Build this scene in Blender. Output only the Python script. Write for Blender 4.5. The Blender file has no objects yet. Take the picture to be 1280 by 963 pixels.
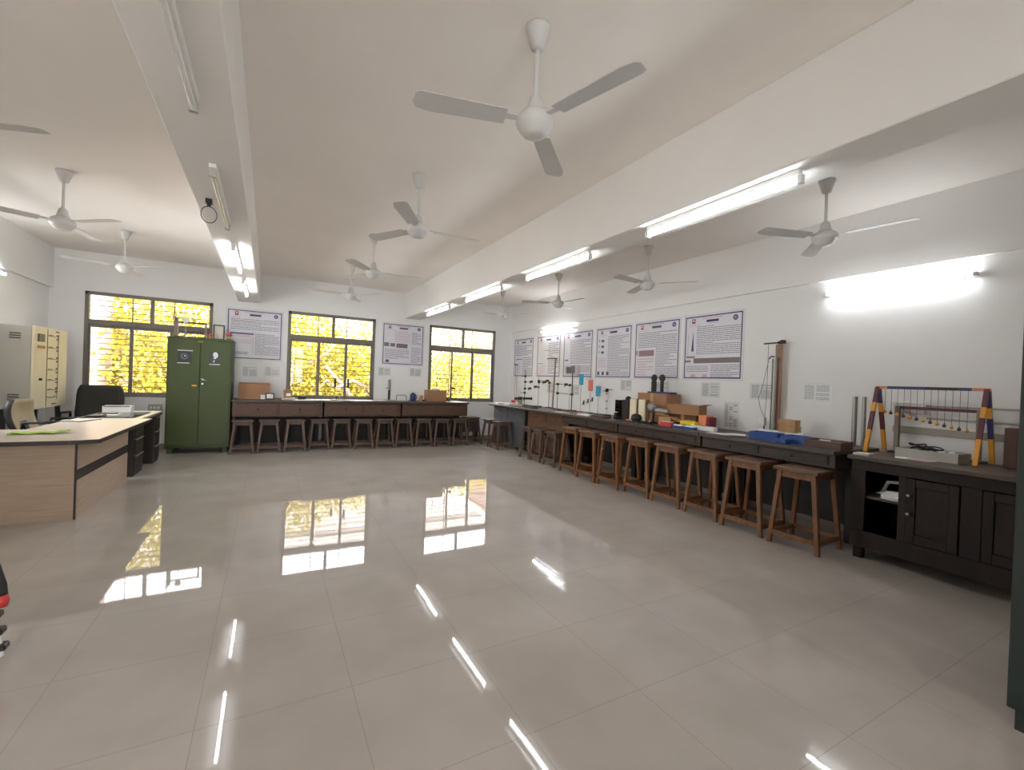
import bpy, bmesh, math, random
from mathutils import Vector, Matrix
random.seed(7)
SC = bpy.context.scene
COL = SC.collection
PI = math.pi

# ------------------------------------------------------------------ materials
MATS = {}
def lin(r, g, b):
    f = lambda c: (c/255/12.92) if c/255 <= .04045 else ((c/255+.055)/1.055)**2.4
    return (f(r), f(g), f(b), 1)

def mat(name, col, rough=.5, metal=0.0, var=.0, scale=6, bump=0.0, spec=.5, emis=None, stretch=None, alpha=None, trans=0, coat=0):
    m = bpy.data.materials.new(name); m.use_nodes = True
    nt = m.node_tree; b = nt.nodes['Principled BSDF']
    b.inputs['Base Color'].default_value = col
    b.inputs['Roughness'].default_value = rough
    b.inputs['Metallic'].default_value = metal
    b.inputs['Specular IOR Level'].default_value = spec
    b.inputs['Transmission Weight'].default_value = trans
    b.inputs['Coat Weight'].default_value = coat
    if emis:
        b.inputs['Emission Color'].default_value = emis[0]; b.inputs['Emission Strength'].default_value = emis[1]
    if var or bump:
        tc = nt.nodes.new('ShaderNodeTexCoord'); mp = nt.nodes.new('ShaderNodeMapping')
        oi = nt.nodes.new('ShaderNodeObjectInfo'); add = nt.nodes.new('ShaderNodeVectorMath')
        mul = nt.nodes.new('ShaderNodeMath'); mul.operation = 'MULTIPLY'; mul.inputs[1].default_value = 37.0
        nt.links.new(oi.outputs['Random'], mul.inputs[0])
        nt.links.new(tc.outputs['Object'], add.inputs[0]); nt.links.new(mul.outputs[0], add.inputs[1])
        nt.links.new(add.outputs[0], mp.inputs['Vector'])
        mp.inputs['Scale'].default_value = stretch or (1, 1, 1)
        no = nt.nodes.new('ShaderNodeTexNoise'); no.inputs['Scale'].default_value = scale
        no.inputs['Detail'].default_value = 6; no.inputs['Roughness'].default_value = .62
        nt.links.new(mp.outputs[0], no.inputs['Vector'])
        if var:
            rp = nt.nodes.new('ShaderNodeValToRGB')
            rp.color_ramp.elements[0].position = .3; rp.color_ramp.elements[1].position = .7
            rp.color_ramp.elements[0].color = tuple(c*(1-var) for c in col[:3])+(1,)
            rp.color_ramp.elements[1].color = tuple(min(1, c*(1+var)) for c in col[:3])+(1,)
            nt.links.new(no.outputs['Fac'], rp.inputs['Fac'])
            nt.links.new(rp.outputs['Color'], b.inputs['Base Color'])
        if bump:
            bp = nt.nodes.new('ShaderNodeBump'); bp.inputs['Strength'].default_value = bump; bp.inputs['Distance'].default_value = .004
            nt.links.new(no.outputs['Fac'], bp.inputs['Height']); nt.links.new(bp.outputs[0], b.inputs['Normal'])
    MATS[name] = m
    return m

mat('wall_paint', lin(236,235,234), .62, var=.02, scale=1.2)
mat('ceiling_paint', lin(239,233,227), .75, var=.035, scale=.8)
mat('beam_paint', lin(236,234,231), .7, var=.03, scale=1.0)
mat('frame_metal', lin(122,116,108), .45, .3, var=.1, scale=3)
mat('grille_metal', lin(112,86,70), .5, .2)
mat('bench_wood', lin(88,64,50), .5, var=.28, scale=5, stretch=(2,2,14), bump=.1)
mat('bench_top', lin(76,66,60), .4, var=.22, scale=3, stretch=(3,1,3))
mat('bench_front', lin(62,48,40), .5, var=.28, scale=5, stretch=(2,2,14), bump=.1)
mat('bench_grey', lin(84,84,88), .5, var=.2, scale=5, stretch=(2,2,14))
mat('bench_brown', lin(112,80,60), .5, var=.3, scale=5, stretch=(2,2,14), bump=.1)
mat('bench_dark', lin(52,44,42), .55, var=.2, scale=5)
mat('bench_leg', lin(46,38,35), .6, var=.2, scale=5)
mat('stool_brown', lin(120,80,50), .45, var=.28, scale=6, stretch=(6,6,1.2), bump=.1)
mat('stool_seat', lin(112,86,66), .5, var=.3, scale=4, stretch=(8,1,2), bump=.1)
mat('stool_grey', lin(94,74,62), .5, var=.25, scale=6, stretch=(6,6,1.2), bump=.1)
mat('stool_grey_seat', lin(92,74,64), .5, var=.25, scale=4, stretch=(8,1,2))
mat('cupboard_wood', lin(40,30,27), .5, spec=.3, var=.3, scale=4, stretch=(5,5,1), bump=.12)
mat('cupboard_top', lin(78,66,58), .4, var=.25, scale=3, stretch=(1,5,1))
mat('cupboard_inside', lin(30,26,25), .7, var=.15)
mat('green_steel', lin(64,76,32), .42, .0, var=.06, scale=2)
mat('dark_green_steel', lin(44,54,52), .4, .0, var=.15, scale=2)
mat('cream_steel', lin(216,202,170), .45, var=.04, scale=2)
mat('grey_steel', lin(168,162,150), .5, var=.04, scale=2)
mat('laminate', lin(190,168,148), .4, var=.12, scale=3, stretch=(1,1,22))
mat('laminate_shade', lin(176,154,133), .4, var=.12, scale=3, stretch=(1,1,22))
mat('laminate_top', lin(196,182,166), .28, var=.05, scale=2)
mat('laminate_dark', lin(44,36,32), .4, var=.15, scale=3, stretch=(1,1,8))
mat('desk_edge', lin(52,42,36), .4)
mat('black_plastic', lin(30,30,32), .45, var=.1)
mat('black_leather', lin(48,48,46), .5, var=.15, scale=8, bump=.15)
mat('chair_cream', lin(176,160,128), .6, var=.1)
mat('dark_fabric', lin(58,58,52), .8, var=.12, scale=40)
mat('steel', lin(160,158,154), .35, .55, var=.06)
mat('chrome', lin(205,205,205), .18, 1.0)
mat('iron', lin(60,58,56), .45, .6)
mat('white_plastic', lin(228,228,226), .4)
mat('fan_white', lin(205,203,200), .4, var=.03)
mat('fan_blade', lin(196,194,192), .42, var=.03)
mat('cardboard', lin(160,118,86), .75, var=.08, scale=5)
mat('cardboard_dark', lin(120,82,56), .8, var=.1)
mat('cardboard_light', lin(200,156,112), .75, var=.08)
mat('paper', lin(236,236,232), .7)
mat('paper_aged', lin(208,202,186), .7)
mat('poster_sheet', lin(222,220,228), .3)
mat('poster_border', lin(52,42,92), .4)
mat('poster_text', lin(138,134,146), .5)
mat('poster_textdark', lin(86,80,100), .5)
mat('poster_pink', lin(206,176,186), .5)
mat('poster_red', lin(158,70,84), .5)
mat('poster_purple', lin(110,96,150), .5)
mat('poster_grey', lin(122,114,116), .5)
mat('poster_mauve', lin(150,122,134), .5)
mat('sheet_plastic', lin(220,221,220), .3)
mat('sheet_text', lin(160,162,164), .5)
mat('blue_plastic', lin(34,74,146), .4, var=.08)
mat('navy_plastic', lin(40,62,110), .45, var=.1)
mat('light_blue', lin(90,150,220), .4)
mat('cyan_card', lin(48,156,196), .55)
mat('orange_card', lin(216,118,88), .55)
mat('orange', lin(224,138,96), .5)
mat('red', lin(206,60,58), .45)
mat('maroon', lin(112,34,44), .5, var=.1)
mat('maroon_paint', lin(100,48,58), .5, var=.1)
mat('blue_paint', lin(52,54,104), .5, var=.1)
mat('yellow_paint', lin(226,160,52), .5, var=.08)
mat('yellow', lin(240,214,40), .45)
mat('green_paper', lin(160,190,80), .6, var=.3, scale=20)
mat('wood_light', lin(186,146,100), .55, var=.15, scale=6, stretch=(6,6,1))
mat('wood_mid', lin(156,120,98), .5, var=.18, scale=6, stretch=(6,6,1))
mat('cream_board', lin(236,226,196), .5)
mat('wood_grey', lin(140,128,118), .55, var=.15, scale=5, stretch=(6,6,1))
mat('brown_box', lin(92,64,56), .55, var=.15)
mat('charcoal_box', lin(66,56,52), .55, var=.2, scale=6)
mat('photo_dark', lin(44,48,50), .3)
mat('photo_mid', lin(92,100,98), .35)
mat('photo_pale', lin(214,214,210), .4)
mat('gold', lin(190,150,80), .4, .3)
mat('pink_flower', lin(196,90,86), .6)
mat('switch_grey', lin(176,172,164), .5)
mat('skirting', lin(150,138,126), .4, var=.1)
mat('concrete', lin(220,206,198), .8, var=.05)
mat('pink_plaster', lin(150,124,114), .8, var=.05)
mat('far_backdrop', lin(158,150,146), .8, var=.05)
mat('bark', lin(112,88,76), .9, var=.2, scale=5)
mat('tube_off', lin(222,222,220), .15, coat=.5)
TUBE = mat('tube_lit', (1,1,1,1), .4, emis=((.93,.97,1,1), 5.0))

def glass_mat():
    m = bpy.data.materials.new('window_glass'); m.use_nodes = True; nt = m.node_tree; nt.nodes.clear()
    o = nt.nodes.new('ShaderNodeOutputMaterial'); mx = nt.nodes.new('ShaderNodeMixShader')
    t = nt.nodes.new('ShaderNodeBsdfTransparent'); g = nt.nodes.new('ShaderNodeBsdfGlossy'); f = nt.nodes.new('ShaderNodeFresnel')
    t.inputs[0].default_value = (.96,.97,.96,1); g.inputs['Roughness'].default_value = .02; f.inputs[0].default_value = 1.35
    nt.links.new(f.outputs[0], mx.inputs[0]); nt.links.new(t.outputs[0], mx.inputs[1]); nt.links.new(g.outputs[0], mx.inputs[2]); nt.links.new(mx.outputs[0], o.inputs[0])
    MATS['glass'] = m
    m2 = m.copy(); m2.name = 'clear_plastic'; MATS['clear'] = m2
    for n in m2.node_tree.nodes:
        if n.type == 'BSDF_TRANSPARENT': n.inputs[0].default_value = (.8,.82,.82,1)
        if n.type == 'FRESNEL': n.inputs[0].default_value = 1.5
glass_mat()

def leaf_mat(name, c, tr):
    m = bpy.data.materials.new(name); m.use_nodes = True; nt = m.node_tree; nt.nodes.clear()
    o = nt.nodes.new('ShaderNodeOutputMaterial'); mx = nt.nodes.new('ShaderNodeMixShader'); mx.inputs[0].default_value = .4
    d = nt.nodes.new('ShaderNodeBsdfDiffuse'); t = nt.nodes.new('ShaderNodeBsdfTranslucent')
    d.inputs[0].default_value = c; t.inputs[0].default_value = tr
    nt.links.new(d.outputs[0], mx.inputs[1]); nt.links.new(t.outputs[0], mx.inputs[2]); nt.links.new(mx.outputs[0], o.inputs[0])
    MATS[name] = m
leaf_mat('leaf_yellow', (.25,.195,.022,1), (.27,.21,.02,1))
leaf_mat('leaf_pale', (.28,.235,.07,1), (.30,.25,.065,1))
leaf_mat('leaf_green', (.15,.135,.025,1), (.17,.15,.025,1))

def floor_mat():
    m = bpy.data.materials.new('polished_tiles'); m.use_nodes = True; nt = m.node_tree; L = nt.links; N = nt.nodes
    b = N['Principled BSDF']
    tc = N.new('ShaderNodeTexCoord'); sep = N.new('ShaderNodeSeparateXYZ'); L.new(tc.outputs['Object'], sep.inputs[0])
    def M(op, a, bb=None):
        n = N.new('ShaderNodeMath'); n.operation = op
        for i, v in enumerate((a, bb)):
            if v is None: continue
            if isinstance(v, (int, float)): n.inputs[i].default_value = v
            else: L.new(v, n.inputs[i])
        return n.outputs[0]
    S = .565
    u = M('DIVIDE', M('ADD', sep.outputs[0], 10*S-.36), S); v = M('DIVIDE', M('ADD', sep.outputs[1], 10*S-.87), S)
    fu = M('FRACT', u); fv = M('FRACT', v)
    du = M('MINIMUM', fu, M('SUBTRACT', 1.0, fu)); dv = M('MINIMUM', fv, M('SUBTRACT', 1.0, fv))
    dd = M('MINIMUM', du, dv)
    joint = M('LESS_THAN', dd, .0022)
    cmb = N.new('ShaderNodeCombineXYZ'); L.new(M('FLOOR', u), cmb.inputs[0]); L.new(M('FLOOR', v), cmb.inputs[1])
    wn = N.new('ShaderNodeTexWhiteNoise'); wn.noise_dimensions = '2D'; L.new(cmb.outputs[0], wn.inputs['Vector'])
    no = N.new('ShaderNodeTexNoise'); no.inputs['Scale'].default_value = 2.2; no.inputs['Detail'].default_value = 5; L.new(tc.outputs['Object'], no.inputs['Vector'])
    rp = N.new('ShaderNodeValToRGB'); L.new(no.outputs['Fac'], rp.inputs['Fac'])
    rp.color_ramp.elements[0].position = .3; rp.color_ramp.elements[1].position = .7
    rp.color_ramp.elements[0].color = lin(178,170,162); rp.color_ramp.elements[1].color = lin(190,182,175)
    mixt = N.new('ShaderNodeMix'); mixt.data_type = 'RGBA'; L.new(wn.outputs['Value'], mixt.inputs['Factor'])
    mixt.blend_type = 'MULTIPLY'
    mixt.inputs['Factor'].default_value = .05
    L.new(rp.outputs['Color'], mixt.inputs['A'])
    mixt.inputs['B'].default_value = (.965,.965,.965,1)
    mj = N.new('ShaderNodeMix'); mj.data_type = 'RGBA'; L.new(joint, mj.inputs['Factor'])
    L.new(mixt.outputs['Result'], mj.inputs['A']); mj.inputs['B'].default_value = lin(158,148,138)
    L.new(mj.outputs['Result'], b.inputs['Base Color'])
    b.inputs['Roughness'].default_value = .03
    b.inputs['Specular IOR Level'].default_value = .5
    # every tile lies a hair out of level
    sub = N.new('ShaderNodeVectorMath'); sub.operation = 'SUBTRACT'; L.new(wn.outputs['Color'], sub.inputs[0]); sub.inputs[1].default_value = (.5,.5,.5)
    sc = N.new('ShaderNodeVectorMath'); sc.operation = 'SCALE'; L.new(sub.outputs[0], sc.inputs[0]); sc.inputs['Scale'].default_value = .005
    ge = N.new('ShaderNodeNewGeometry'); ad = N.new('ShaderNodeVectorMath'); L.new(ge.outputs['Normal'], ad.inputs[0]); L.new(sc.outputs[0], ad.inputs[1])
    nz = N.new('ShaderNodeVectorMath'); nz.operation = 'NORMALIZE'; L.new(ad.outputs[0], nz.inputs[0]); L.new(nz.outputs[0], b.inputs['Normal'])
    MATS['floor'] = m
floor_mat()

# ------------------------------------------------------------------ mesh builder
class B:
    def __init__(s): s.bm = bmesh.new(); s.mi = 0
    def _add(s, verts, faces, smooth=False):
        vs = [s.bm.verts.new(v) for v in verts]
        for f in faces:
            try:
                fc = s.bm.faces.new([vs[i] for i in f]); fc.material_index = s.mi; fc.smooth = smooth
            except ValueError: pass
        return s
    def m(s, i): s.mi = i; return s
    def box(s, x0, y0, z0, x1, y1, z1):
        v = [(x0,y0,z0),(x1,y0,z0),(x1,y1,z0),(x0,y1,z0),(x0,y0,z1),(x1,y0,z1),(x1,y1,z1),(x0,y1,z1)]
        return s._add(v, [(0,3,2,1),(4,5,6,7),(0,1,5,4),(1,2,6,5),(2,3,7,6),(3,0,4,7)])
    def hexa(s, bot, top):
        return s._add(list(bot)+list(top), [(0,3,2,1),(4,5,6,7),(0,1,5,4),(1,2,6,5),(2,3,7,6),(3,0,4,7)])
    def rbox(s, c, size, rot):
        R = rot if isinstance(rot, Matrix) else Matrix.Rotation(rot, 3, 'Z'); hx, hy, hz = (q/2 for q in size); c = Vector(c)
        p = [c + R @ Vector(q) for q in [(-hx,-hy,-hz),(hx,-hy,-hz),(hx,hy,-hz),(-hx,hy,-hz),(-hx,-hy,hz),(hx,-hy,hz),(hx,hy,hz),(-hx,hy,hz)]]
        return s.hexa(p[:4], p[4:])
    def bar(s, p0, p1, w, d, ref=(1,0,0)):
        p0, p1 = Vector(p0), Vector(p1); a = (p1-p0).normalized(); u = Vector(ref); u = (u - a*a.dot(u)).normalized(); v = a.cross(u)
        q = lambda p: [p+u*(-w/2)+v*(-d/2), p+u*(w/2)+v*(-d/2), p+u*(w/2)+v*(d/2), p+u*(-w/2)+v*(d/2)]
        return s.hexa(q(p0), q(p1))
    def leg(s, x0, y0, x1, y1, z0, z1, w0, w1):   # square post with flat level ends
        q = lambda x, y, z, w: [(x-w/2,y-w/2,z),(x+w/2,y-w/2,z),(x+w/2,y+w/2,z),(x-w/2,y+w/2,z)]
        return s.hexa(q(x0,y0,z0,w0), q(x1,y1,z1,w1))
    def cyl(s, p0, p1, r0, r1=None, n=12, caps=True):
        r1 = r0 if r1 is None else r1
        p0, p1 = Vector(p0), Vector(p1); a = (p1-p0).normalized(); u = a.orthogonal().normalized(); v = a.cross(u)
        vs = []
        for p, r in ((p0, r0), (p1, r1)):
            for i in range(n):
                t = 2*PI*i/n; vs.append(p + u*(r*math.cos(t)) + v*(r*math.sin(t)))
        s._add(vs, [(i, (i+1)%n, n+(i+1)%n, n+i) for i in range(n)], True)
        if caps:
            s._add(vs[:n], [tuple(range(n-1,-1,-1))]); s._add(vs[n:], [tuple(range(n))])
        return s
    def tube(s, pts, r, n=8):
        pts = [Vector(p) for p in pts]; rings = []
        u = None
        for i, p in enumerate(pts):
            a = (pts[min(i+1, len(pts)-1)] - pts[max(i-1, 0)]).normalized()
            u = a.orthogonal().normalized() if u is None else (u - a*a.dot(u)).normalized()
            v = a.cross(u)
            rings.append([p + u*(r*math.cos(2*PI*k/n)) + v*(r*math.sin(2*PI*k/n)) for k in range(n)])
        vs = [q for rg in rings for q in rg]; fs = []
        for i in range(len(pts)-1):
            for k in range(n): fs.append((i*n+k, i*n+(k+1)%n, (i+1)*n+(k+1)%n, (i+1)*n+k))
        fs.append(tuple(range(n-1,-1,-1))); fs.append(tuple((len(pts)-1)*n+k for k in range(n)))
        return s._add(vs, fs, True)
    def lathe(s, prof, c=(0,0,0), n=24):
        vs = []; fs = []; c = Vector(c)
        for r, z in prof:
            for k in range(n): vs.append(c + Vector((max(r,1e-4)*math.cos(2*PI*k/n), max(r,1e-4)*math.sin(2*PI*k/n), z)))
        for i in range(len(prof)-1):
            for k in range(n): fs.append((i*n+k, i*n+(k+1)%n, (i+1)*n+(k+1)%n, (i+1)*n+k))
        fs.append(tuple(range(n-1,-1,-1))); fs.append(tuple((len(prof)-1)*n+k for k in range(n)))
        return s._add(vs, fs, True)
    def ball(s, c, r, n=12, sx=1, sy=1, sz=1):
        prof = [(math.sin(PI*i/8)*r, -math.cos(PI*i/8)*r*sz) for i in range(9)]
        return s.lathe(prof, c, n)
    def poly(s, pts, th, nrm):   # flat plate from an outline, thickness th along nrm
        nv = Vector(nrm).normalized()*th; k = len(pts)
        vs = [Vector(p) for p in pts] + [Vector(p)+nv for p in pts]
        fs = [tuple(range(k-1,-1,-1)), tuple(range(k,2*k))] + [(i,(i+1)%k,k+(i+1)%k,k+i) for i in range(k)]
        return s._add(vs, fs)
    def build(s, name, mats, parent=None, loc=(0,0,0), rz=0, bevel=0, seg=1):
        me = bpy.data.meshes.new(name)
        bmesh.ops.recalc_face_normals(s.bm, faces=s.bm.faces[:])
        s.bm.to_mesh(me); s.bm.free()
        for q in ([mats] if isinstance(mats, str) else mats): me.materials.append(MATS[q])
        o = bpy.data.objects.new(name, me); COL.objects.link(o); o.location = loc; o.rotation_euler[2] = rz
        if parent: o.parent = parent
        if bevel:
            md = o.modifiers.new('edge', 'BEVEL'); md.width = bevel; md.segments = seg; md.limit_method = 'ANGLE'; md.angle_limit = .7
        return o

def tag(o, label, cat, group=None, kind=None):
    o['label'] = label; o['category'] = cat
    if group: o['group'] = group
    if kind: o['kind'] = kind
    return o
def thing(name, label, cat, loc=(0,0,0), rz=0, group=None):
    o = bpy.data.objects.new(name, None); COL.objects.link(o); o.location = loc; o.rotation_euler[2] = rz
    o.empty_display_size = .05
    return tag(o, label, cat, group)
def struct(o):
    o['kind'] = 'structure'; return o
def dup(root, loc, rz, label):
    def cp(o, par):
        c = o.copy(); COL.objects.link(c); c.parent = par
        for ch in [q for q in bpy.data.objects if q.parent == o and q != c]: cp(ch, c)
        return c
    r = cp(root, None); r.location = loc; r.rotation_euler[2] = rz; r['label'] = label
    return r
ORD = ['first','second','third','fourth','fifth','sixth','seventh','eighth','ninth','tenth','eleventh','twelfth','thirteenth']

# ------------------------------------------------------------------ room
XL, XR, YB, YF, ZC = -2.95, 5.05, 9.30, -2.4, 3.13
WINS = [(-2.54,-.877), (.293,1.88), (3.021,4.605)]
ZS, ZT = .87, 2.52
struct(B().box(XL-.2, YF-.2, -.2, XR+.2, YB+.2, 0).build('floor', 'floor'))
struct(B().box(XL-.2, YF-.2, ZC, XR+.2, YB+.2, ZC+.2).build('ceiling', 'ceiling_paint'))
w = B()
xs = [XL-.2] + [q for a in WINS for q in a] + [XR+.2]
for i in range(0, len(xs), 2): w.box(xs[i], YB, 0, xs[i+1], YB+.2, ZC)
for a, b in WINS: w.box(a, YB, 0, b, YB+.2, ZS); w.box(a, YB, ZT, b, YB+.2, ZC)
struct(w.build('wall_back', 'wall_paint'))
struct(B().box(XR, YF-.2, 0, XR+.2, YB, ZC).build('wall_right', 'wall_paint'))
ADDED_LWIN = [(5.75,7.4)]  # out-of-view opening in the left wall, added to let more daylight in
ADDED_FWIN = [(-2.3,-.65),(.25,1.35)]  # unseen openings behind the camera, added to light the back of the room
w = B(); q = [YF-.2]+[v for a in ADDED_LWIN for v in a]+[YB]
for i in range(0, len(q), 2): w.box(XL-.2, q[i], 0, XL, q[i+1], ZC)
for a, b in ADDED_LWIN: w.box(XL-.2, a, 0, XL, b, ZS); w.box(XL-.2, a, ZT, XL, b, ZC)
struct(w.build('wall_left', 'wall_paint'))
w = B(); q = [XL]+[v for a in ADDED_FWIN for v in a]+[XR]
for i in range(0, len(q), 2): w.box(q[i], YF-.2, 0, q[i+1], YF, ZC)
for a, b in ADDED_FWIN: w.box(a, YF-.2, 0, b, YF, ZS); w.box(a, YF-.2, ZT, b, YF, ZC)
struct(w.build('wall_front', 'wall_paint'))
struct(B().box(-.51, YF, 2.6, -.18, YB, ZC).build('trim_1', 'beam_paint', bevel=.006))
struct(B().box(2.48, YF, 2.6, 2.80, YB, ZC).build('trim_2', 'beam_paint', bevel=.006))
struct(B().box(XR-.045, YF, ZT, XR, YB, ZC).build('trim_3', 'wall_paint'))
struct(B().box(XL, YF, ZT, XL+.045, YB, ZC).build('trim_4', 'wall_paint'))
struct(B().box(XL, YB-.012, 0, XR, YB, .1).build('baseboard_back', 'skirting'))
struct(B().box(XR-.012, YF, 0, XR, YB-.012, .1).build('baseboard_right', 'skirting'))
struct(B().box(XL, YF, 0, XL+.012, YB-.012, .1).build('baseboard_left', 'skirting'))

WALLS = [(b-a, ((a+b)/2, YB, ZS), 0) for a, b in WINS]+[(b-a, (XL, (a+b)/2, ZS), PI/2) for a, b in ADDED_LWIN]+[(b-a, ((a+b)/2, YF, ZS), PI) for a, b in ADDED_FWIN]
for i, (W, wloc, wrz) in enumerate(WALLS):
    r = bpy.data.objects.new('window_%d' % (i+1), None); COL.objects.link(r); struct(r)  # left and front windows are unseen additions for the light
    r.location = wloc; r.rotation_euler[2] = wrz; H = ZT-ZS; x0 = -W/2; x1 = W/2; tz = 1.13; th = .085; f = .05
    fr = B(); y0, y1 = -.012, .075
    fr.box(x0, y0, 0, x0+f, y1, H).box(x1-f, y0, 0, x1, y1, H).box(x0, y0, H-f, x1, y1, H).box(x0, y0, 0, x1, y1, f*.8)
    fr.box(x0+f, y0, tz, x1-f, y1, tz+th).box(-.025, y0+.006, tz+th, .025, y1, H-f)
    fr.build('window_frame', 'frame_metal', r, bevel=.003)
    B().box(x0-.0, -.02, -.03, x1, .2, -.0).build('window_sill', 'wall_paint', r)
    for k in range(3):
        sw = (W-2*f)/3; sx = x0+f+k*sw; yy = .028 if k != 1 else .05
        s_ = B(); e = .022
        s_.box(sx-.008, yy-.012, f*.8, sx+e, yy+.012, tz).box(sx+sw-e, yy-.012, f*.8, sx+sw+.008, yy+.012, tz)
        s_.box(sx+e, yy-.012, f*.8, sx+sw-e, yy+.012, f*.8+.03).box(sx+e, yy-.012, tz-.03, sx+sw-e, yy+.012, tz)
        so = s_.build('sash', 'frame_metal', r)
        B().box(sx+e, yy-.002, f*.8+.03, sx+sw-e, yy+.002, tz-.03).build('pane', 'glass', so)
    for sgn in (-1, 1):
        xa, xb = (x0+f, -.025) if sgn < 0 else (.025, x1-f)
        B().box(xa, .03, tz+th, xb, .034, H-f).build('pane', 'glass', r)
    g = B(); n = 19
    for k in range(n):
        z = .07 + k*(H-.1)/(n-1); g.box(x0, .118, z-.0055, x1, .127, z+.0055)
    for q in (1/3, 2/3): g.box(x0+W*q-.008, .13, 0, x0+W*q+.008, .138, H)
    g.build('grille', 'grille_metal', r)
    pl = bpy.data.lights.new('daylight_portal', 'AREA'); pl.shape = 'RECTANGLE'; pl.size = W; pl.size_y = H; pl.cycles.is_portal = True
    po = bpy.data.objects.new('daylight_portal', pl); COL.objects.link(po); po.parent = r; po.location = (0, .19, H/2); po.rotation_euler = (-PI/2, 0, 0)

# ------------------------------------------------------------------ tube lights
def tube_light(loc, axis, lit, label, length=1.14, wall=None):
    t = thing('tube_light', label, 'tube light', loc, 0, 'fluorescent tube lights')
    # local: batten along +Y, hanging below (or standing out from a wall)
    h = length/2
    if wall is None:
        bt = B().box(-.02, -h, -.035, .02, h, 0); tz = (0, -.062)
        caps = [B().box(-.017, s*h-.012, -.082, .017, s*h+.012, -.03) for s in (-1, 1)]
    else:
        d = wall
        bt = B().box(min(0,d*.03), -h, -.015, max(0,d*.03), h, .015); tz = (d*.062, 0)
        caps = [B().box(min(d*.03,d*.082), s*h-.012, -.017, max(d*.03,d*.082), s*h+.012, .017) for s in (-1, 1)]
    bt.build('mounting_batten', 'white_plastic', t, bevel=.003)
    B().cyl((tz[0], -h+.012, tz[1]), (tz[0], h-.012, tz[1]), .0135, n=10, caps=False).build('tube', 'tube_lit' if lit else 'tube_off', t)
    for c in caps: c.build('end_cap', 'white_plastic' if lit else 'switch_grey', t)
    return t
BEAM = 2.6
for y, lit, lab in [(1.92, False, 'unlit tube light on the left beam, nearest the camera'), (3.82, False, 'unlit tube light on the left beam, second from the camera'),
                    (5.68, True, 'lit tube light on the left beam, beyond the two unlit ones'), (7.53, True, 'lit tube light on the left beam, nearest the windows')]:
    tube_light((-.335, y, BEAM), 0, lit, lab)
for y, lab in [(2.0,'lit tube light on the right beam, nearest the camera'), (3.86,'lit tube light on the right beam, second from the camera'),
               (5.64,'lit tube light on the right beam, third from the camera'), (7.5,'lit tube light on the right beam, nearest the windows')]:
    tube_light((2.57, y, BEAM), 0, True, lab)
tube_light((XR, 1.93, 2.37), 0, True, 'lit tube light on the right wall above the swinging-ball frame', 1.1, -1)
tube_light((XR, 7.36, 2.42), 0, True, 'lit tube light on the right wall above the posters near the corner', 1.1, -1)
tube_light((XL, 7.3, 2.44), 0, True, 'lit tube light on the left wall above the cream metal cabinet', 1.1, 1)
for y, lab in [(1.62,'black terminal block with a wire loop beside the nearest unlit tube'), (3.95,'black terminal block with a wire loop beside the farther unlit tube')]:
    t = thing('terminal_block', lab, 'terminal block', (-.42, y, BEAM), 0, 'loose terminal blocks on the left beam')
    B().box(-.02, -.025, -.03, .02, .025, 0).cyl((0,0,-.03),(0,0,-.05),.012,n=8).build('body', 'black_plastic', t)
    B().tube([(.0+.05*math.sin(a), .02-.02*math.cos(a), -.05-.055*(1-math.cos(a))) for a in [2*PI*k/14 for k in range(15)]], .003, 6).build('wire', 'black_plastic', t)

# ------------------------------------------------------------------ ceiling fans
def make_fan(loc, ang, label):
    t = thing('ceiling_fan', label, 'ceiling fan', loc, ang, 'white three-bladed ceiling fans')
    B().lathe([(.062,0),(.062,-.012),(.055,-.03),(.032,-.105),(.014,-.112)], n=20).build('canopy', 'fan_white', t)
    B().cyl((0,0,-.1),(0,0,-.37),.0115,n=10).build('downrod', 'fan_white', t)
    B().lathe([(.014,-.34),(.03,-.355),(.042,-.405),(.048,-.425),(.02,-.43)], n=20).build('lower_cup', 'fan_white', t)
    B().lathe([(.045,-.422),(.076,-.438),(.094,-.462),(.094,-.485),(.087,-.50),(.081,-.503),(.076,-.518),(.063,-.526),(.059,-.536),(.036,-.545),(.0,-.547)], n=28).build('motor', 'fan_white', t)
    for k in range(3):
        a = 2*PI*k/3; R = Matrix.Rotation(a, 3, 'Z')
        tilt = Matrix.Rotation(math.radians(9), 3, 'X')
        pts = [(.15,-.052),(.52,-.064),(.585,-.05),(.60,-.02),(.588,.045),(.565,.058),(.15,.05)]
        base = Vector((0,0,-.47))
        pp = [R @ (tilt @ Vector((x,y,0))) + base for x, y in pts]
        bl = B().poly(pp, .004, R @ (tilt @ Vector((0,0,1)))).build('blade', 'fan_blade', t, bevel=.0015)
        br = B(); br.poly([R @ (tilt @ Vector((x,y,.004)))+base for x, y in [(.085,-.016),(.15,-.02),(.2,-.036),(.215,-.03),(.215,.03),(.2,.036),(.15,.02),(.085,.016)]], .004, R @ (tilt @ Vector((0,0,1))))
        br.build('blade_bracket', 'fan_white', bl)
    return t
D = math.radians
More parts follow.
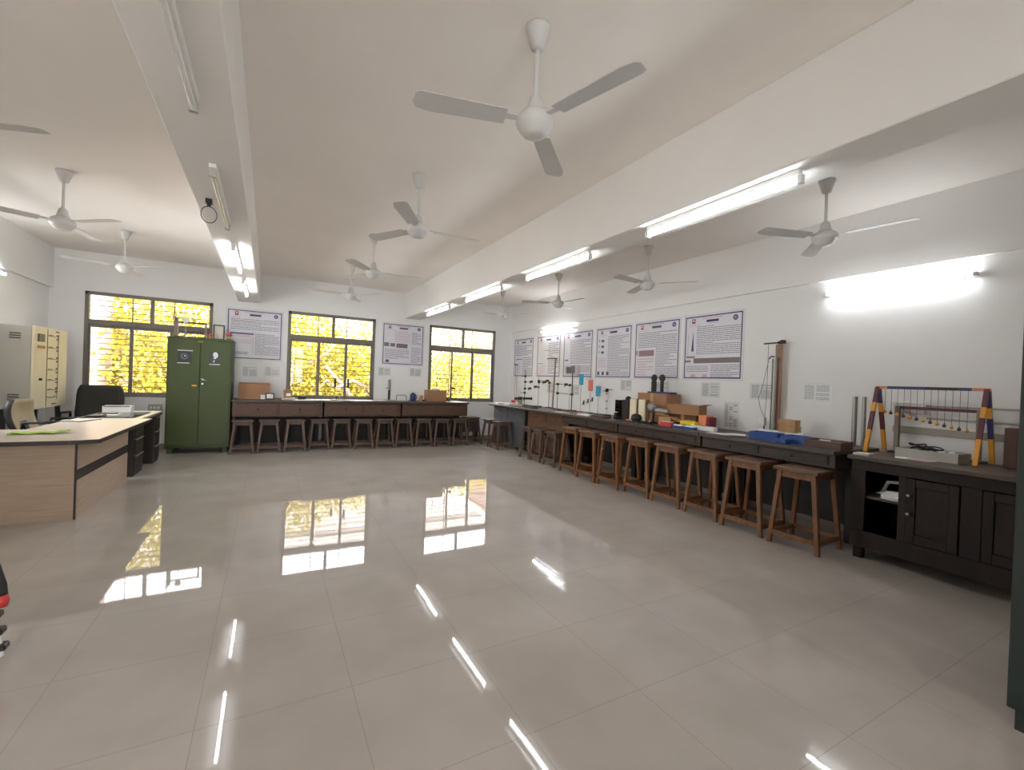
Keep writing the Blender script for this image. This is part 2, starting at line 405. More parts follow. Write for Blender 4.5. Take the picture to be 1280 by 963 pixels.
FANS = [((1.133,1.936), 46, 'white ceiling fan in the middle bay, nearest the camera'),
        ((1.113,3.86), 0, 'white ceiling fan in the middle bay, second from the camera'),
        ((1.113,5.776), -8, 'white ceiling fan in the middle bay, third from the camera'),
        ((1.134,7.626), -50, 'white ceiling fan in the middle bay, nearest the windows'),
        ((-1.70,3.70), -20.5, 'grey-looking fan in the left bay, only one blade in view'),
        ((-1.70,5.60), -38, 'white ceiling fan in the left bay, nearer of the two fully seen'),
        ((-1.695,7.58), -36, 'white ceiling fan in the left bay, above the first window'),
        ((4.03,2.03), -80, 'white ceiling fan in the right bay, nearest, above the wall tube'),
        ((4.18,4.16), -52, 'white ceiling fan in the right bay, second from the camera'),
        ((4.087,6.01), -84, 'white ceiling fan in the right bay, third from the camera'),
        ((3.988,7.785), -60, 'white ceiling fan in the right bay, nearest the room corner')]
f0 = None
for (x, y), a, lab in FANS:
    if f0 is None: f0 = make_fan((x, y, ZC), D(a), lab)
    else: dup(f0, (x, y, ZC), D(a), lab)

# ------------------------------------------------------------------ lab benches
def lab_table(name, label, L, Dp, H, ap, loc, rz, group, lower=False, wood='bench_wood', fy=0):
    # local: length along +X from 0..L, front at y=0, back at y=Dp
    t = thing('lab_table', label, 'laboratory table', loc, rz, group)
    B().box(0, 0, H-.036, L, Dp, H).build('tabletop', 'bench_top', t, bevel=.004)
    for x in (.03, L-.095):
        for y in (.42, Dp-.1): B().box(x, y, 0, x+.065, y+.065, H-.036).build('leg', 'bench_leg', t, bevel=.003)
    zt, zb = H-.036, ap
    B().box(.012, fy+.045, zb, L-.012, fy+.065, zt).build('apron', wood, t)
    n = 2 if L > 1.2 else 1
    dw = (L-.1)/n
    for k in range(n):
        x0 = .05+k*dw+.015; x1 = .05+(k+1)*dw-.015
        d = B().box(x0, fy+.034, zb+.022, x1, fy+.045, zt-.02).box(x0+.02, fy+.03, zb+.04, x1-.02, fy+.034, zt-.036).build('drawer', wood, t, bevel=.002)
        B().lathe([(.006,0),(.006,.012),(.013,.016),(.013,.022),(.004,.025)], n=10).build('knob', 'bench_leg', d, ((x0+x1)/2, fy+.034, (zb+zt)/2)).rotation_euler = (PI/2,0,0)
    B().box(.095, Dp-.06, .08, L-.095, Dp-.04, zt).build('back_panel', 'bench_dark', t)
    for x in (.012, L-.032): B().box(x, fy+.065, zb, x+.02, Dp-.1, zt).build('side_panel', 'bench_dark', t)
    if lower:
        q = B().box(.012, fy+.045, .06, L-.012, fy+.065, zb)
        q.box(.08, fy+.036, .12, L/2-.03, fy+.045, zb-.03).box(L/2+.03, fy+.036, .12, L-.08, fy+.045, zb-.03)
        q.build('lower_panel', wood, t, bevel=.002)
    return t
bl = [ 'laboratory table under the middle window, beside the green steel cupboard', 'middle laboratory table of the three along the window wall', 'laboratory table under the windows, at the end nearest the room corner']
for k in range(3):
    lab_table('lab_table', bl[k], 1.405, .64, .885, .60, (-.52+1.413*k, 8.62, 0), 0, 'tables along the window wall')
YT = [8.78, 7.42, 6.06, 4.70, 3.34]
rl = ['laboratory table in the far right corner of the room', 'right-wall laboratory table carrying the retort stands', 'right-wall laboratory table under the blue and orange tags', 'right-wall laboratory table carrying cardboard boxes and bright plastic parts', 'right-wall laboratory table carrying the blue trays, next to the dark cupboard']
for k in range(5):
    lab_table('lab_table', rl[k], 1.352, .80, .865, (.60 if k < 2 else .712), (4.235, YT[k], 0), -PI/2, 'tables along the right wall', lower=(k < 2), wood='bench_grey' if k == 0 else 'bench_brown' if k == 1 else 'bench_front', fy=(.10,.16,0,0,0)[k])

t = thing('low_bench', 'low dark grey wooden bench at the wall between the two table rows', 'bench', (4.0, 9.225, 0))
B().box(-.24,-.06,.40,.22,.06,.45).build('seat', 'bench_grey', t, bevel=.003)
B().box(-.22,-.05,.20,.20,-.03,.40).build('apron', 'bench_grey', t)
for x in (-.20,.16): B().box(x,-.03,0,x+.04,.05,.40).build('leg', 'bench_leg', t)
# ------------------------------------------------------------------ stools
def make_stool(H, sx, sy, fx, fy, wood, seat, label, loc, rz, group):
    t = thing('stool', label, 'stool', loc, rz, group)
    B().box(-sx/2, -sy/2, H-.028, sx/2, sy/2, H).build('seat', seat, t, bevel=.005, seg=2)
    lw0, lw1 = .034, .04
    tx, ty = sx/2-.045, sy/2-.045
    for a in (-1, 1):
        for b in (-1, 1):
            B().leg(a*fx, b*fy, a*tx, b*ty, 0, H-.028, lw0, lw1).build('leg', wood, t, bevel=.003)
    ap = B(); z0, z1 = H-.028-.06, H-.028
    k = lambda z: (fx+(tx-fx)*z/(H-.028), fy+(ty-fy)*z/(H-.028))
    for s in (-1, 1):
        ax, ay = k(z0+.03)
        ap.box(-ax, s*ay-.011, z0, ax, s*ay+.011, z1).box(s*ax-.011, -ay, z0, s*ax+.011, ay, z1)
    ap.build('apron', wood, t)
    for s in (-1, 1):
        z = .095; ax, ay = k(z)
        B().box(-ax, s*ay-.011, z-.02, ax, s*ay+.011, z+.02).build('stretcher', wood, t)
        z = .10
        B().box(s*ax-.011, -ay, z-.02, s*ax+.011, ay, z+.02).build('stretcher', wood, t)
    return t
tall = [(4.215,2.19,3),(4.22,2.675,2),(4.25,3.15,-1),(4.255,3.64,1),(4.255,4.105,1),(4.2,4.56,-1),(4.185,5.02,0),(4.225,5.50,1)]
t0 = None
for k, (x, y, a) in enumerate(tall):
    lab = 'tall brown wooden stool, ' + (('nearest the dark cupboard on the right') if k == 0 else ('last of the tall row, next to the short dark stools') if k == 7 else ORD[k]+' along the right wall counting from the dark cupboard')
    if t0 is None: t0 = make_stool(.694, .42, .36, .195, .198, 'stool_brown', 'stool_seat', lab, (x,y,0), D(a), 'tall brown stools along the right wall')
    else: dup(t0, (x,y,0), D(a), lab)
bx = [-.345,.04,.44,.83,1.215,1.595,1.985,2.355,2.75,3.12,3.5]; by = [8.48,8.5,8.52,8.62,8.63,8.55,8.55,8.56,8.56,8.53,8.5]
s0 = None
short = []
for k in range(11):
    lab = 'short wooden stool ' + ('beside the green steel cupboard' if k == 0 else 'at the right-hand end of the window row' if k == 10 else 'in the window row, '+ORD[k]+' from the green steel cupboard')
    short.append((bx[k], by[k]+.165, ((k*37 % 7)-3)*.4, lab, 'short stools along the window wall'))
short += [(4.17,8.42,1,'short wooden stool in the far corner, the one nearer the window wall','short stools at the right-wall tables'),
          (4.17,7.97,-1,'short wooden stool in the far corner, the one nearer the camera','short stools at the right-wall tables'),
          (4.22,6.86,1,'short dark stool by the right wall, nearest the far corner','short stools at the right-wall tables'),
          (4.22,6.49,-1,'short dark stool by the right wall, middle of three','short stools at the right-wall tables'),
          (4.23,6.08,0,'short dark stool by the right wall, touching the tall row','short stools at the right-wall tables'),
          (3.93,8.98,4,'short stool half hidden behind the end of the window tables','short stools along the window wall')]
for x, y, a, lab, g in short:
    if s0 is None: s0 = make_stool(.553, .31, .30, .165, .16, 'stool_grey', 'stool_grey_seat', lab, (x,y,0), D(a), g)
    else:
        q = dup(s0, (x,y,0), D(a), lab); q['group'] = g

# ------------------------------------------------------------------ green steel cupboard (left) and dark one (right)
def almirah(label, loc, rz, W, Dp, H, m, feet):
    t = thing('steel_cupboard', label, 'cupboard', loc, rz)
    z0 = .09
    B().box(-W/2, 0, z0, W/2, Dp, H).box(-W/2-.008, -.008, H-.03, W/2+.008, Dp, H).build('body', m, t, bevel=.006, seg=2)
    for s in (-1, 1):
        B().box(min(s*.004, s*(W/2-.02)), -.014, z0+.05, max(s*.004, s*(W/2-.02)), 0, H-.05).build('door', m, t, bevel=.004)
    for x in (-W/2+.03, W/2-.10):
        for y in (.02, Dp-.09): B().box(x, y, 0, x+.07, y+.07, z0).build('foot', m, t)
    return t
A = almirah('tall green steel cupboard with two pictures on its doors', (-.975, 8.75, 0), D(-1.5), .87, .47, 1.87, 'green_steel', True)
B().box(-.03,-.022,1.80,.03,-.014,1.815).build('name_plate', 'gold', A)
# the pictures are stuck on the doors: parts
p = B().box(-.30,-.017,1.45,-.11,-.014,1.66); p.m(1).box(-.30,-.019,1.648,-.10,-.016,1.662).box(-.30,-.019,1.448,-.14,-.016,1.462); p.m(2).cyl((-.21,-.016,1.56),(-.21,-.02,1.56),.05,n=16); p.m(0).cyl((-.205,-.018,1.565),(-.205,-.022,1.565),.03,n=16); p.m(1).cyl((-.20,-.02,1.57),(-.20,-.024,1.57),.011,n=10)
p.build('picture', ['photo_dark','photo_pale','photo_mid'], A)
p = B().box(.12,-.017,1.45,.27,-.014,1.66); p.m(1).box(.12,-.019,1.445,.27,-.016,1.458)
p.poly([(.175,-.018,1.635),(.195,-.018,1.65),(.22,-.018,1.648),(.235,-.018,1.63),(.238,-.018,1.605),(.246,-.018,1.59),(.236,-.018,1.583),(.232,-.018,1.562),(.215,-.018,1.555),(.21,-.018,1.54),(.18,-.018,1.54),(.185,-.018,1.575),(.172,-.018,1.6)], .003, (0,-1,0))
p.poly([(.17,-.018,1.50),(.2,-.018,1.525),(.19,-.018,1.48)], .003, (0,-1,0))
p.build('portrait', ['photo_dark','photo_pale'], A)
h = B(); h.cyl((.045,-.014,1.20),(.045,-.04,1.20),.012,n=10).tube([(.02,-.042,1.215),(.045,-.044,1.205),(.11,-.042,1.175)], .008, 8); h.build('handle', 'chrome', A)
B().cyl((.04,-.012,1.13),(.04,-.02,1.13),.014,n=12).build('lock', 'chrome', A)
B().box(-.10,-.0165,1.085,-.035,-.014,1.11).build('sticker', 'yellow_paint', A)
A2 = almirah('dark green steel cupboard cut off by the right edge', (3.17, .40, 0), D(0), .94, .47, 1.835, 'dark_green_steel', True)
A2.location = (2.71+.47, .60-.47, 0)
A2.rotation_euler[2] = D(0)

# things on top of the green cupboard
ZA = 1.87
t = thing('wave_pendulum', 'small brown stand with hanging bobs on top of the green cupboard', 'pendulum stand', (-1.11, 8.97, ZA))
B().box(-.25,-.06,0,.2,.06,.022).build('base', 'bench_wood', t)
B().box(-.25,-.03,.022,-.2,.03,.32).build('post', 'wood_grey', t); B().box(.16,-.02,.022,.185,.02,.24).build('post', 'wood_grey', t)
B().box(-.26,-.012,.24,.19,.012,.262).build('crossbar', 'bench_wood', t)
for k in range(9):
    x = -.14+.034*k; B().cyl((x,0,.24),(x,0,.11),.0012,n=5).ball((x,0,.10),.011,8).build('bob', 'iron', t)
for x in (-.31+.045, -.225): B().cyl((x,-.04,.262),(x,-.04,.37),.006,n=6).build('rod', 'iron', t)
t = thing('table_fan_guard', 'small pale round dial standing on the green cupboard', 'dial', (-1.20, 8.88, ZA))
B().lathe([(.03,0),(.03,.01),(.006,.015),(.006,.24)], n=12).build('stem', 'steel', t)
B().cyl((0,-.012,.28),(0,.012,.28),.045,n=20).build('disc', 'photo_pale', t)
t.name = 'dial_stand'
t = thing('framed_photo', 'small framed picture standing on the green cupboard', 'picture frame', (-.75, 8.93, ZA), D(4))
B().box(-.08,-.008,0,.08,.008,.018).box(-.08,-.008,.232,.08,.008,.25).box(-.08,-.008,.018,-.062,.008,.232).box(.062,-.008,.018,.08,.008,.232).build('frame', 'iron', t)
B().box(-.062,-.004,.018,.062,.006,.232).build('picture', 'paper_aged', t)
B().bar((0,.01,.16),(0,.085,0.003),.03,.004).build('prop_leg', 'iron', t)
t = thing('flower_ornament', 'tiny red ornament beside the framed picture on the green cupboard', 'ornament', (-.865, 8.86, ZA))
B().lathe([(.02,0),(.026,.02),(.016,.05)], n=12).build('pot', 'gold', t); B().ball((0,0,.068),.026,10).ball((.012,0,.055),.02,8).build('bloom', 'pink_flower', t)
t = thing('gift_ornament', 'red and gold ornament at the right corner of the green cupboard', 'ornament', (-.605, 8.90, ZA))
B().lathe([(.03,0),(.035,.03),(.02,.06)], n=12).build('pot', 'gold', t); B().ball((.008,0,.10),.034,10).ball((-.018,.005,.105),.028,10).ball((.028,.0,.085),.022,8).build('bloom', 'pink_flower', t)

# ------------------------------------------------------------------ posters and notices
def poster(label, c, W, H, wall, seed, style):
    # local: sheet in XZ plane, front towards -Y
    rnd = random.Random(seed)
    b = B(); b.m(0).box(-W/2, -.002, -H/2, W/2, -.0, H/2)
    def R(x0, z0, x1, z1, mi, lift=.0032):   # fractions of the sheet, z from the top
        b.m(mi); xa, xb = -W/2+x0*W, -W/2+x1*W; za, zb = H/2-z1*H, H/2-z0*H
        b.box(xa, -lift, za, xb, -.0015, zb)
    m = .035; bw = .016
    R(m, m, 1-m, m+bw, 1); R(m, 1-m-bw, 1-m, 1-m, 1); R(m, m+bw, m+bw, 1-m-bw, 1); R(1-m-bw, m+bw, 1-m, 1-m-bw, 1)
    # letterhead
    R(.15, .07, .21, .14, 4); R(.165, .085, .195, .11, 0, .004)
    b.m(5); cx, cz = -W/2+.86*W, H/2-.11*H; b.cyl((cx,-.0015,cz),(cx,-.0034,cz),.036,n=18); b.m(0).cyl((cx,-.003,cz),(cx,-.004,cz),.008,n=10)
    R(.33, .066, .66, .08, 6); R(.40, .10, .60, .135, 1 if style in (0, 5, 7) else 3)
    R(.09, .165, .30, .173, 6); R(.42, .15, .58, .157, 6)
    def lines(x0, x1, z0, z1, pitch, mi):
        z = z0
        while z < z1:
            x = x0; xe = x1 if rnd.random() < .75 else x0+(x1-x0)*rnd.uniform(.4,.9)
            while x < xe-.01:
                w_ = rnd.uniform(.02,.09); R(x, z, min(x+w_, xe), z+pitch*.36, mi); x += w_+.008
            z += pitch
    if style == 0:
        R(.08,.24,.5,.25,6); lines(.09,.92,.20,.42,.032,2); R(.08,.47,.48,.50,5); R(.08,.53,.45,.54,6); lines(.10,.43,.60,.68,.03,6); R(.47,.54,.475,.86,3); lines(.5,.93,.48,.90,.03,2); R(.44,.55,.446,.83,6); lines(.1,.4,.84,.9,.03,3)
    elif style == 1:
        lines(.3,.66,.2,.46,.045,6); lines(.7,.92,.2,.48,.03,2); R(.06,.47,.17,.56,7); R(.20,.48,.31,.56,7); R(.34,.48,.60,.58,7); lines(.08,.64,.62,.84,.03,2); lines(.69,.92,.55,.92,.03,2); R(.1,.87,.18,.93,3); R(.68,.2,.684,.93,6)
    elif style == 2:
        lines(.08,.92,.2,.46,.045,2); R(.12,.53,.45,.55,5); lines(.48,.92,.5,.92,.045,2); R(.3,.7,.32,.9,6)
    elif style == 3:
        R(.30,.36,.54,.37,5); R(.20,.3,.36,.58,8); lines(.5,.92,.2,.9,.045,2); R(.06,.66,.30,.672,5); lines(.08,.4,.72,.92,.04,6)
    elif style == 4:
        R(.16,.25,.18,.6,8); R(.09,.6,.2,.63,5); lines(.26,.93,.2,.7,.034,2); lines(.1,.93,.74,.93,.034,2); R(.15,.76,.32,.90,7)
    elif style == 5:
        lines(.36,.92,.19,.92,.028,2)
        for z in (.25,.36,.47): R(.17,z,.25,z+.04,3); R(.10,z-.01,.12,z+.03,2); R(.18,z+.05,.24,z+.055,2)
        lines(.08,.33,.6,.8,.04,6); [R(x,.86,x+.06,.93,3) for x in (.08,.21,.34)]
    elif style == 6:
        lines(.10,.92,.2,.45,.03,2); R(.06,.50,.09,.58,9); R(.12,.50,.46,.60,9); lines(.5,.93,.47,.95,.028,2); R(.29,.74,.36,.83,8); lines(.1,.45,.64,.93,.045,6)
    else:
        R(.16,.27,.19,.55,8); b.m(10); b.poly([(-W/2+.155*W,-.0015,H/2-.56*H),(-W/2+.195*W,-.0015,H/2-.56*H),(-W/2+.178*W,-.0015,H/2-.26*H)], .003, (0,-1,0))
        lines(.24,.94,.19,.62,.027,2); R(.09,.30,.094,.60,9); R(.07,.63,.22,.66,9); R(.05,.69,.15,.725,9); R(.20,.665,.945,.74,7)
        lines(.08,.46,.78,.88,.026,2); lines(.5,.94,.77,.88,.026,2); R(.08,.90,.13,.955,8); R(.16,.90,.24,.95,6); R(.27,.90,.33,.955,8); R(.36,.90,.44,.95,6); lines(.5,.94,.9,.955,.022,5)
    rz = 0 if wall == 'back' else -PI/2
    o = b.build('poster', ['poster_sheet','poster_border','poster_text','poster_textdark','poster_red','poster_purple','poster_pink','poster_grey','poster_pinkpale' if 'poster_pinkpale' in MATS else 'sheet_plastic','poster_mauve','navy_plastic'], None, c, rz)
    return tag(o, label, 'poster', 'framed-print wall posters')
ZP = 1.913; PW, PH = .905, .90
poster('physics wall poster half behind the green cupboard, between first and second windows', (-.235, YB-.002, 2.02), .905, .925, 'back', 1, 0)
poster('square wall poster between the second and third windows', (2.46, YB-.002, 2.045), .90, .885, 'back', 2, 1)
for k, (y0, y1) in enumerate([(9.13,8.32),(8.12,7.285),(7.15,6.29),(6.16,5.32),(5.215,4.375),(4.266,3.423)]):
    lab = ['right-wall poster nearest the room corner, pinkish with sparse text', 'right-wall poster second from the corner, behind the long leaning stick', 'right-wall poster third from the corner, above the blue tag', 'right-wall poster with small pictures down its left side, fourth from the corner',
           'right-wall poster with a mauve bar, behind the two black lens holders', 'right-wall poster nearest the camera with a wide grey bar'][k]
    poster(lab, (XR-.002, (y0+y1)/2, ZP), abs(y0-y1)+.065, .895, 'right', 10+k, 2+k)
def notice(label, c, W, H, wall, seed, portrait=False):
    rnd = random.Random(seed); b = B(); b.m(0).box(-W/2,-.0015,-H/2,W/2,0,H/2)
    cols = [(.1,.42),(.5,.92)] if not portrait else [(.1,.3),(.38,.6),(.66,.9)]
    for ci, (x0, x1) in enumerate(cols):
        z = .1
        while z < .9:
            if ci == 0 or rnd.random() < .7:
                x = x0
                while x < x1-.02:
                    w_ = min(rnd.uniform(.03,.1), x1-x); b.m(1).box(-W/2+x*W,-.0024,H/2-(z+.045)*H,-W/2+(x+w_)*W,-.001,H/2-z*H); x += w_+.015
            z += .075
    o = b.build('notice_sheet', ['sheet_plastic','sheet_text'], None, c, 0 if wall == 'back' else -PI/2)
    return tag(o, label, 'notice', 'printed notices taped to the walls')
for k, (x0, x1, z, lab) in enumerate([(-.43,-.17,1.36,'printed notice below the first poster, left one of the pair'),(-.08,.19,1.375,'printed notice below the first poster, right one beside the middle window'),
                             (1.96,2.22,1.465,'printed notice below the second poster, beside the middle window'),(2.61,2.87,1.48,'printed notice below the second poster, beside the third window')]):
    notice(lab, ((x0+x1)/2, YB, z), .26, .185, 'back', 30+k)
for k, (y, z, W, H, lab) in enumerate([(3.84,1.35,.29,.2,'printed notice under the poster with the wide grey bar'), (3.53,1.04,.2,.34,'tall pale notice low on the right wall near the white papers'),
                              (3.16,1.35,.28,.19,'printed notice behind the tall torsion apparatus'), (2.56,1.365,.29,.19,'printed notice alone on bare wall, right of the torsion apparatus'),
                              (7.55,1.26,.3,.2,'printed notice behind the retort stands near the corner'), (6.75,1.25,.27,.2,'printed notice under the third poster from the corner'),
                              (5.4,1.37,.27,.18,'printed notice left of the big cardboard box'), (4.67,1.35,.26,.18,'printed notice behind the black lens holders')]):
    notice(lab, (XR, y, z), W, H, 'right', 50+k, W < H)

# ------------------------------------------------------------------ desks on the left
t = thing('office_desk', 'wood-grain office desk with dark band and overhanging top, nearest left', 'desk', (0,0,0))
zt = .725
B().poly([(-2.75,4.93,zt-.03),(-1.42,4.96,zt-.03),(-1.25,5.02,zt-.03),(-1.25,6.98,zt-.03),(-1.98,7.0,zt-.03),(-2.0,5.9,zt-.03),(-2.75,5.9,zt-.03)], .03, (0,0,1)).build('desktop', ['laminate_top'], t)
e = B(); e.bar((-2.75,4.93,zt-.016),(-1.42,4.96,zt-.016),.012,.034,(0,1,0)).bar((-1.42,4.96,zt-.016),(-1.25,5.02,zt-.016),.012,.034,(0,1,0)).bar((-1.25,5.02,zt-.016),(-1.25,6.98,zt-.016),.012,.034,(1,0,0)); e.build('edge_band', 'desk_edge', t)
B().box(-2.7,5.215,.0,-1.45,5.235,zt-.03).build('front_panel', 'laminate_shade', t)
s_ = B(); s_.m(0).box(-1.47,5.235,.0,-1.45,6.86,.34).box(-1.47,5.235,.43,-1.45,6.86,zt-.03); s_.m(1).box(-1.47,5.235,.34,-1.447,6.86,.43).box(-1.458,5.213,0,-1.446,5.235,zt-.03); s_.build('side_panel', ['laminate','laminate_dark'], t)
def pedestal(name, lab, x0, y0, x1, y1, par):
    p = B().box(x0, y0, 0, x1, y1, .672).build('pedestal', 'laminate_dark', par, bevel=.003)
    for k in range(3):
        z0 = .06+k*.205
        d = B().box(x1, y0+.02, z0, x1+.014, y1-.02, z0+.195).build('drawer', 'laminate_dark', p, bevel=.002)
        B().box(x1+.014, y0+.03, z0+.183, x1+.024, y1-.03, z0+.193).build('pull', 'grey_steel', d)
t2 = thing('side_desk', 'long pale-topped side desk joined behind the wood-grain office desk', 'desk', (0,0,0))
B().box(-1.99,7.02,.695,-1.37,8.3,.722).build('desktop', 'laminate_top', t2)
B().box(-1.994,7.016,.672,-1.366,8.304,.695).build('edge_band', 'desk_edge', t2)
pedestal('pedestal', '', -1.93, 7.03, -1.43, 7.47, t2)
q = B().box(-1.9,7.95,0,-1.40,8.28,.672).build('pedestal', 'laminate_dark', t2, bevel=.003)
for k in range(3):
    z0 = .05+k*.205; d = B().box(-1.40,7.97,z0,-1.386,8.26,z0+.195).build('drawer', 'laminate_dark', q, bevel=.002); B().box(-1.386,7.98,z0+.18,-1.376,8.25,z0+.19).build('pull', 'grey_steel', d)
B().box(-1.97,7.05,0,-1.94,8.28,.672).build('back_panel', 'laminate_dark', t2)
# things on the desks
g = B(); rnd = random.Random(3)
N = 12
vs = []; 
for i in range(N+1):
    for j in range(5):
        vs.append((-.19+.38*i/N, -.06+.03*j+.012*math.sin(i*1.3), .006+.007*(1+math.sin(i*1.1+j*1.7))+.012*(i>9)))
g._add(vs, [(i*5+j,(i+1)*5+j,(i+1)*5+j+1,i*5+j+1) for i in range(N) for j in range(4)], True)
o = g.build('cloth', 'green_paper', None, (-1.78,5.52,zt), D(8)); md = o.modifiers.new('t','SOLIDIFY'); md.thickness = .005; md.offset = 1
tag(o, 'crumpled green and white cloth lying on the nearest desk', 'cloth')
def simple_box(name, lab, cat, c, size, m, rz=0, group=None, bevel=.003):
    o = B().box(-size[0]/2,-size[1]/2,0,size[0]/2,size[1]/2,size[2]).build(name, m, None, c, rz, bevel); return tag(o, lab, cat, group)
t = thing('clipboard', 'flat dark-edged clipboard on the nearest desk beside its far edge', 'clipboard', (-1.86,6.78,zt), D(70))
B().box(-.16,-.11,0,.16,.11,.006).build('board', 'charcoal_box', t); B().box(-.14,-.1,.006,.15,.1,.010).build('paper', 'paper_aged', t); B().box(-.155,-.03,.006,-.13,.03,.016).build('clip', 'chrome', t)
t = thing('paper_tray', 'white tray with dark rim on the far end of the side desk', 'tray', (-1.83,8.12,.722), D(3))
B().box(-.15,-.12,0,.15,.12,.012).box(-.15,-.12,.012,-.142,.12,.085).box(.142,-.12,.012,.15,.12,.085).box(-.142,.112,.012,.142,.12,.085).box(-.142,-.12,.012,.142,-.112,.075).build('tray', 'paper', t)
B().box(-.14,-.1,.075,.13,.1,.083).build('folder', 'black_plastic', t)
t = thing('glass_sheet', 'thin glass sheet lying on the side desk top', 'glass sheet', (-1.70,7.55,.722))
B().box(-.26,-.45,0,.26,.45,.005).build('glass_sheet', 'clear', t); B().box(-.2,-.1,.005,.0,.2,.007).build('paper', 'paper_aged', t)
for k,(x,y) in enumerate([(-1.87,7.35),(-1.82,7.72)]):
    simple_box('notebook', ['dark notebook lying on the side desk, nearer one','dark notebook lying on the side desk, farther one'][k], 'notebook', (x,y,.729 if x>-1.97 else .722), (.15,.22,.012), 'charcoal_box', D(12*k), 'notebooks on the side desk')
# wall switch board
t = thing('switch_board', 'grey switch board on the wall below the first window', 'switch board', (-1.63,YB,.70))
B().box(-.09,-.03,-.055,.09,0,.055).build('box', 'switch_grey', t, bevel=.004)
for k in range(3): B().box(-.07+.05*k,-.036,-.02,-.035+.05*k,-.03,.02).build('switch', 'white_plastic', t)

# office chairs
def office_chair(lab, loc, rz, back_h, back_w, m, m2, arms):
    t = thing('office_chair', lab, 'chair', loc, rz)
    # back stands at +y, curved
    n = 8; f = B()
    for side, th, mi in ((0,.0,0),):
        prof = []
    rows = 9
    def pt(i, j, off):
        u = -1+2*i/n; v = j/(rows-1)
        wd = back_w/2*(1-.18*abs(2*v-1)**4)
        x = u*wd; y = .22+.05*math.sin(v*PI*.9)-.0+.06*v + .05*(1-u*u)*.6 + off; z = .50+back_h*v
        return (x, y, z)
    fr = [pt(i,j,-.03) for j in range(rows) for i in range(n+1)]; bk = [pt(i,j,.035) for j in range(rows) for i in range(n+1)]
    W_ = n+1; nf = len(fr)
    quads = lambda o: [(o+j*W_+i, o+j*W_+i+1, o+(j+1)*W_+i+1, o+(j+1)*W_+i) for j in range(rows-1) for i in range(n)]
    f.m(1)._add(fr, quads(0), True)
    f.m(0)._add(bk, [q[::-1] for q in quads(0)], True)
    ring = [j*W_ for j in range(rows)] ; 
    edge = [i for i in range(n)] + [j*W_+n for j in range(rows-1)] + [(rows-1)*W_+i for i in range(n,0,-1)] + [j*W_ for j in range(rows-1,0,-1)]
    al = fr+bk; f.m(0)
    f._add(al, [(edge[k], edge[(k+1)%len(edge)], nf+edge[(k+1)%len(edge)], nf+edge[k]) for k in range(len(edge))], True)
    o = f.build('backrest', [m, m2], t); bmesh_weld(o)
    B().box(-.24,-.25,.42,.24,.22,.50).build('seat', m, t, bevel=.03, seg=3)
    for s in (-1, 1):
        if arms: B().tube([(s*.25,.16,.46),(s*.29,.16,.52),(s*.29,.14,.66),(s*.29,-.16,.67),(s*.27,-.2,.46)], .018, 8).build('armrest', 'black_plastic', t)
    B().bar((0,.2,.46),(0,.27,.66),.08,.02).build('back_bracket', 'black_plastic', t)
    B().cyl((0,0,.1),(0,0,.42),.028,n=12).build('column', 'iron', t)
    for k in range(5):
        a = 2*PI*k/5; e = (.28*math.cos(a), .28*math.sin(a))
        l = B().bar((0,0,.11),(e[0],e[1],.075),.035,.03,(0,0,1)).build('base_arm', 'black_plastic', t)
        B().cyl((e[0]-.012*math.sin(a),e[1]+.012*math.cos(a),.03),(e[0]+.012*math.sin(a),e[1]-.012*math.cos(a),.03),.03,n=12).build('caster', 'black_plastic', l)
    return t
def bmesh_weld(o):
    bm = bmesh.new(); bm.from_mesh(o.data); bmesh.ops.remove_doubles(bm, verts=bm.verts[:], dist=1e-5); bmesh.ops.recalc_face_normals(bm, faces=bm.faces[:]); bm.to_mesh(o.data); bm.free()
office_chair('black office chair with cream back edge, behind the near desk by the left wall', (-2.30,7.48,0), D(84), .42, .44, 'black_leather', 'chair_cream', True)
office_chair('dark wide-backed office chair in front of the first window', (-2.27,8.72,0), D(-4), .56, .56, 'dark_fabric', 'dark_fabric', True)

# control cabinet at the left wall
t = thing('control_cabinet', 'cream and grey steel control cabinet with a line diagram, by left wall', 'cabinet', (0,0,0))
x0, x1, y0, y1, z0, z1 = -2.93, -2.60, 7.84, 8.86, .77, 1.83
B().box(x0,y0,z0,x1-.03,y1,z1).build('housing', 'grey_steel', t, bevel=.006)
pn = B(); pn.m(0).box(x1-.03,y0-.005,z0-.005,x1,y1+.005,z1+.005)
pn.build('front_panel', ['cream_steel'], t, bevel=.004)
d = B(); d.m(0)
def ln(ya, za, yb, zb, w=.006): d.box(x1, min(ya,yb)-w/2, min(za,zb)-w/2, x1+.004, max(ya,yb)+w/2, max(za,zb)+w/2)
ya = y0+.36; yb = y0+.71
ln(ya, z0+.02, ya, z1-.02, .008); ln(yb, z0+.1, yb, z1-.07, .006)
for k, z in enumerate((z1-.10, z1-.26, z1-.41, z1-.56, z1-.70, z1-.83)):
    ln(ya, z, yb, z, .006); ln(ya+.05, z+.012, ya+.16, z+.012, .01); ln(yb-.05, z+.02, yb, z+.02, .018); ln(yb-.05, z-.03, yb, z-.03, .018)
ln(y0+.62, z1-.03, y0+.72, z1-.03, .014); ln(y0+.55, z0+.04, y0+.66, z0+.04, .014)
d.build('line_diagram', 'black_plastic', t)
B().box(x1,y0+.08,z1-.19,x1+.012,y0+.25,z1-.09).build('meter', 'dark_green_steel', t)
for k in range(3): B().cyl((x1,y0+.09+.07*k,z1-.26),(x1+.02,y0+.09+.07*k,z1-.26),.018,n=12).build('indicator_lamp', 'gold', t)
B().cyl((x1,y0+.15,z0+.38),(x1+.025,y0+.15,z0+.38),.016,n=12).build('push_button', 'black_plastic', t)
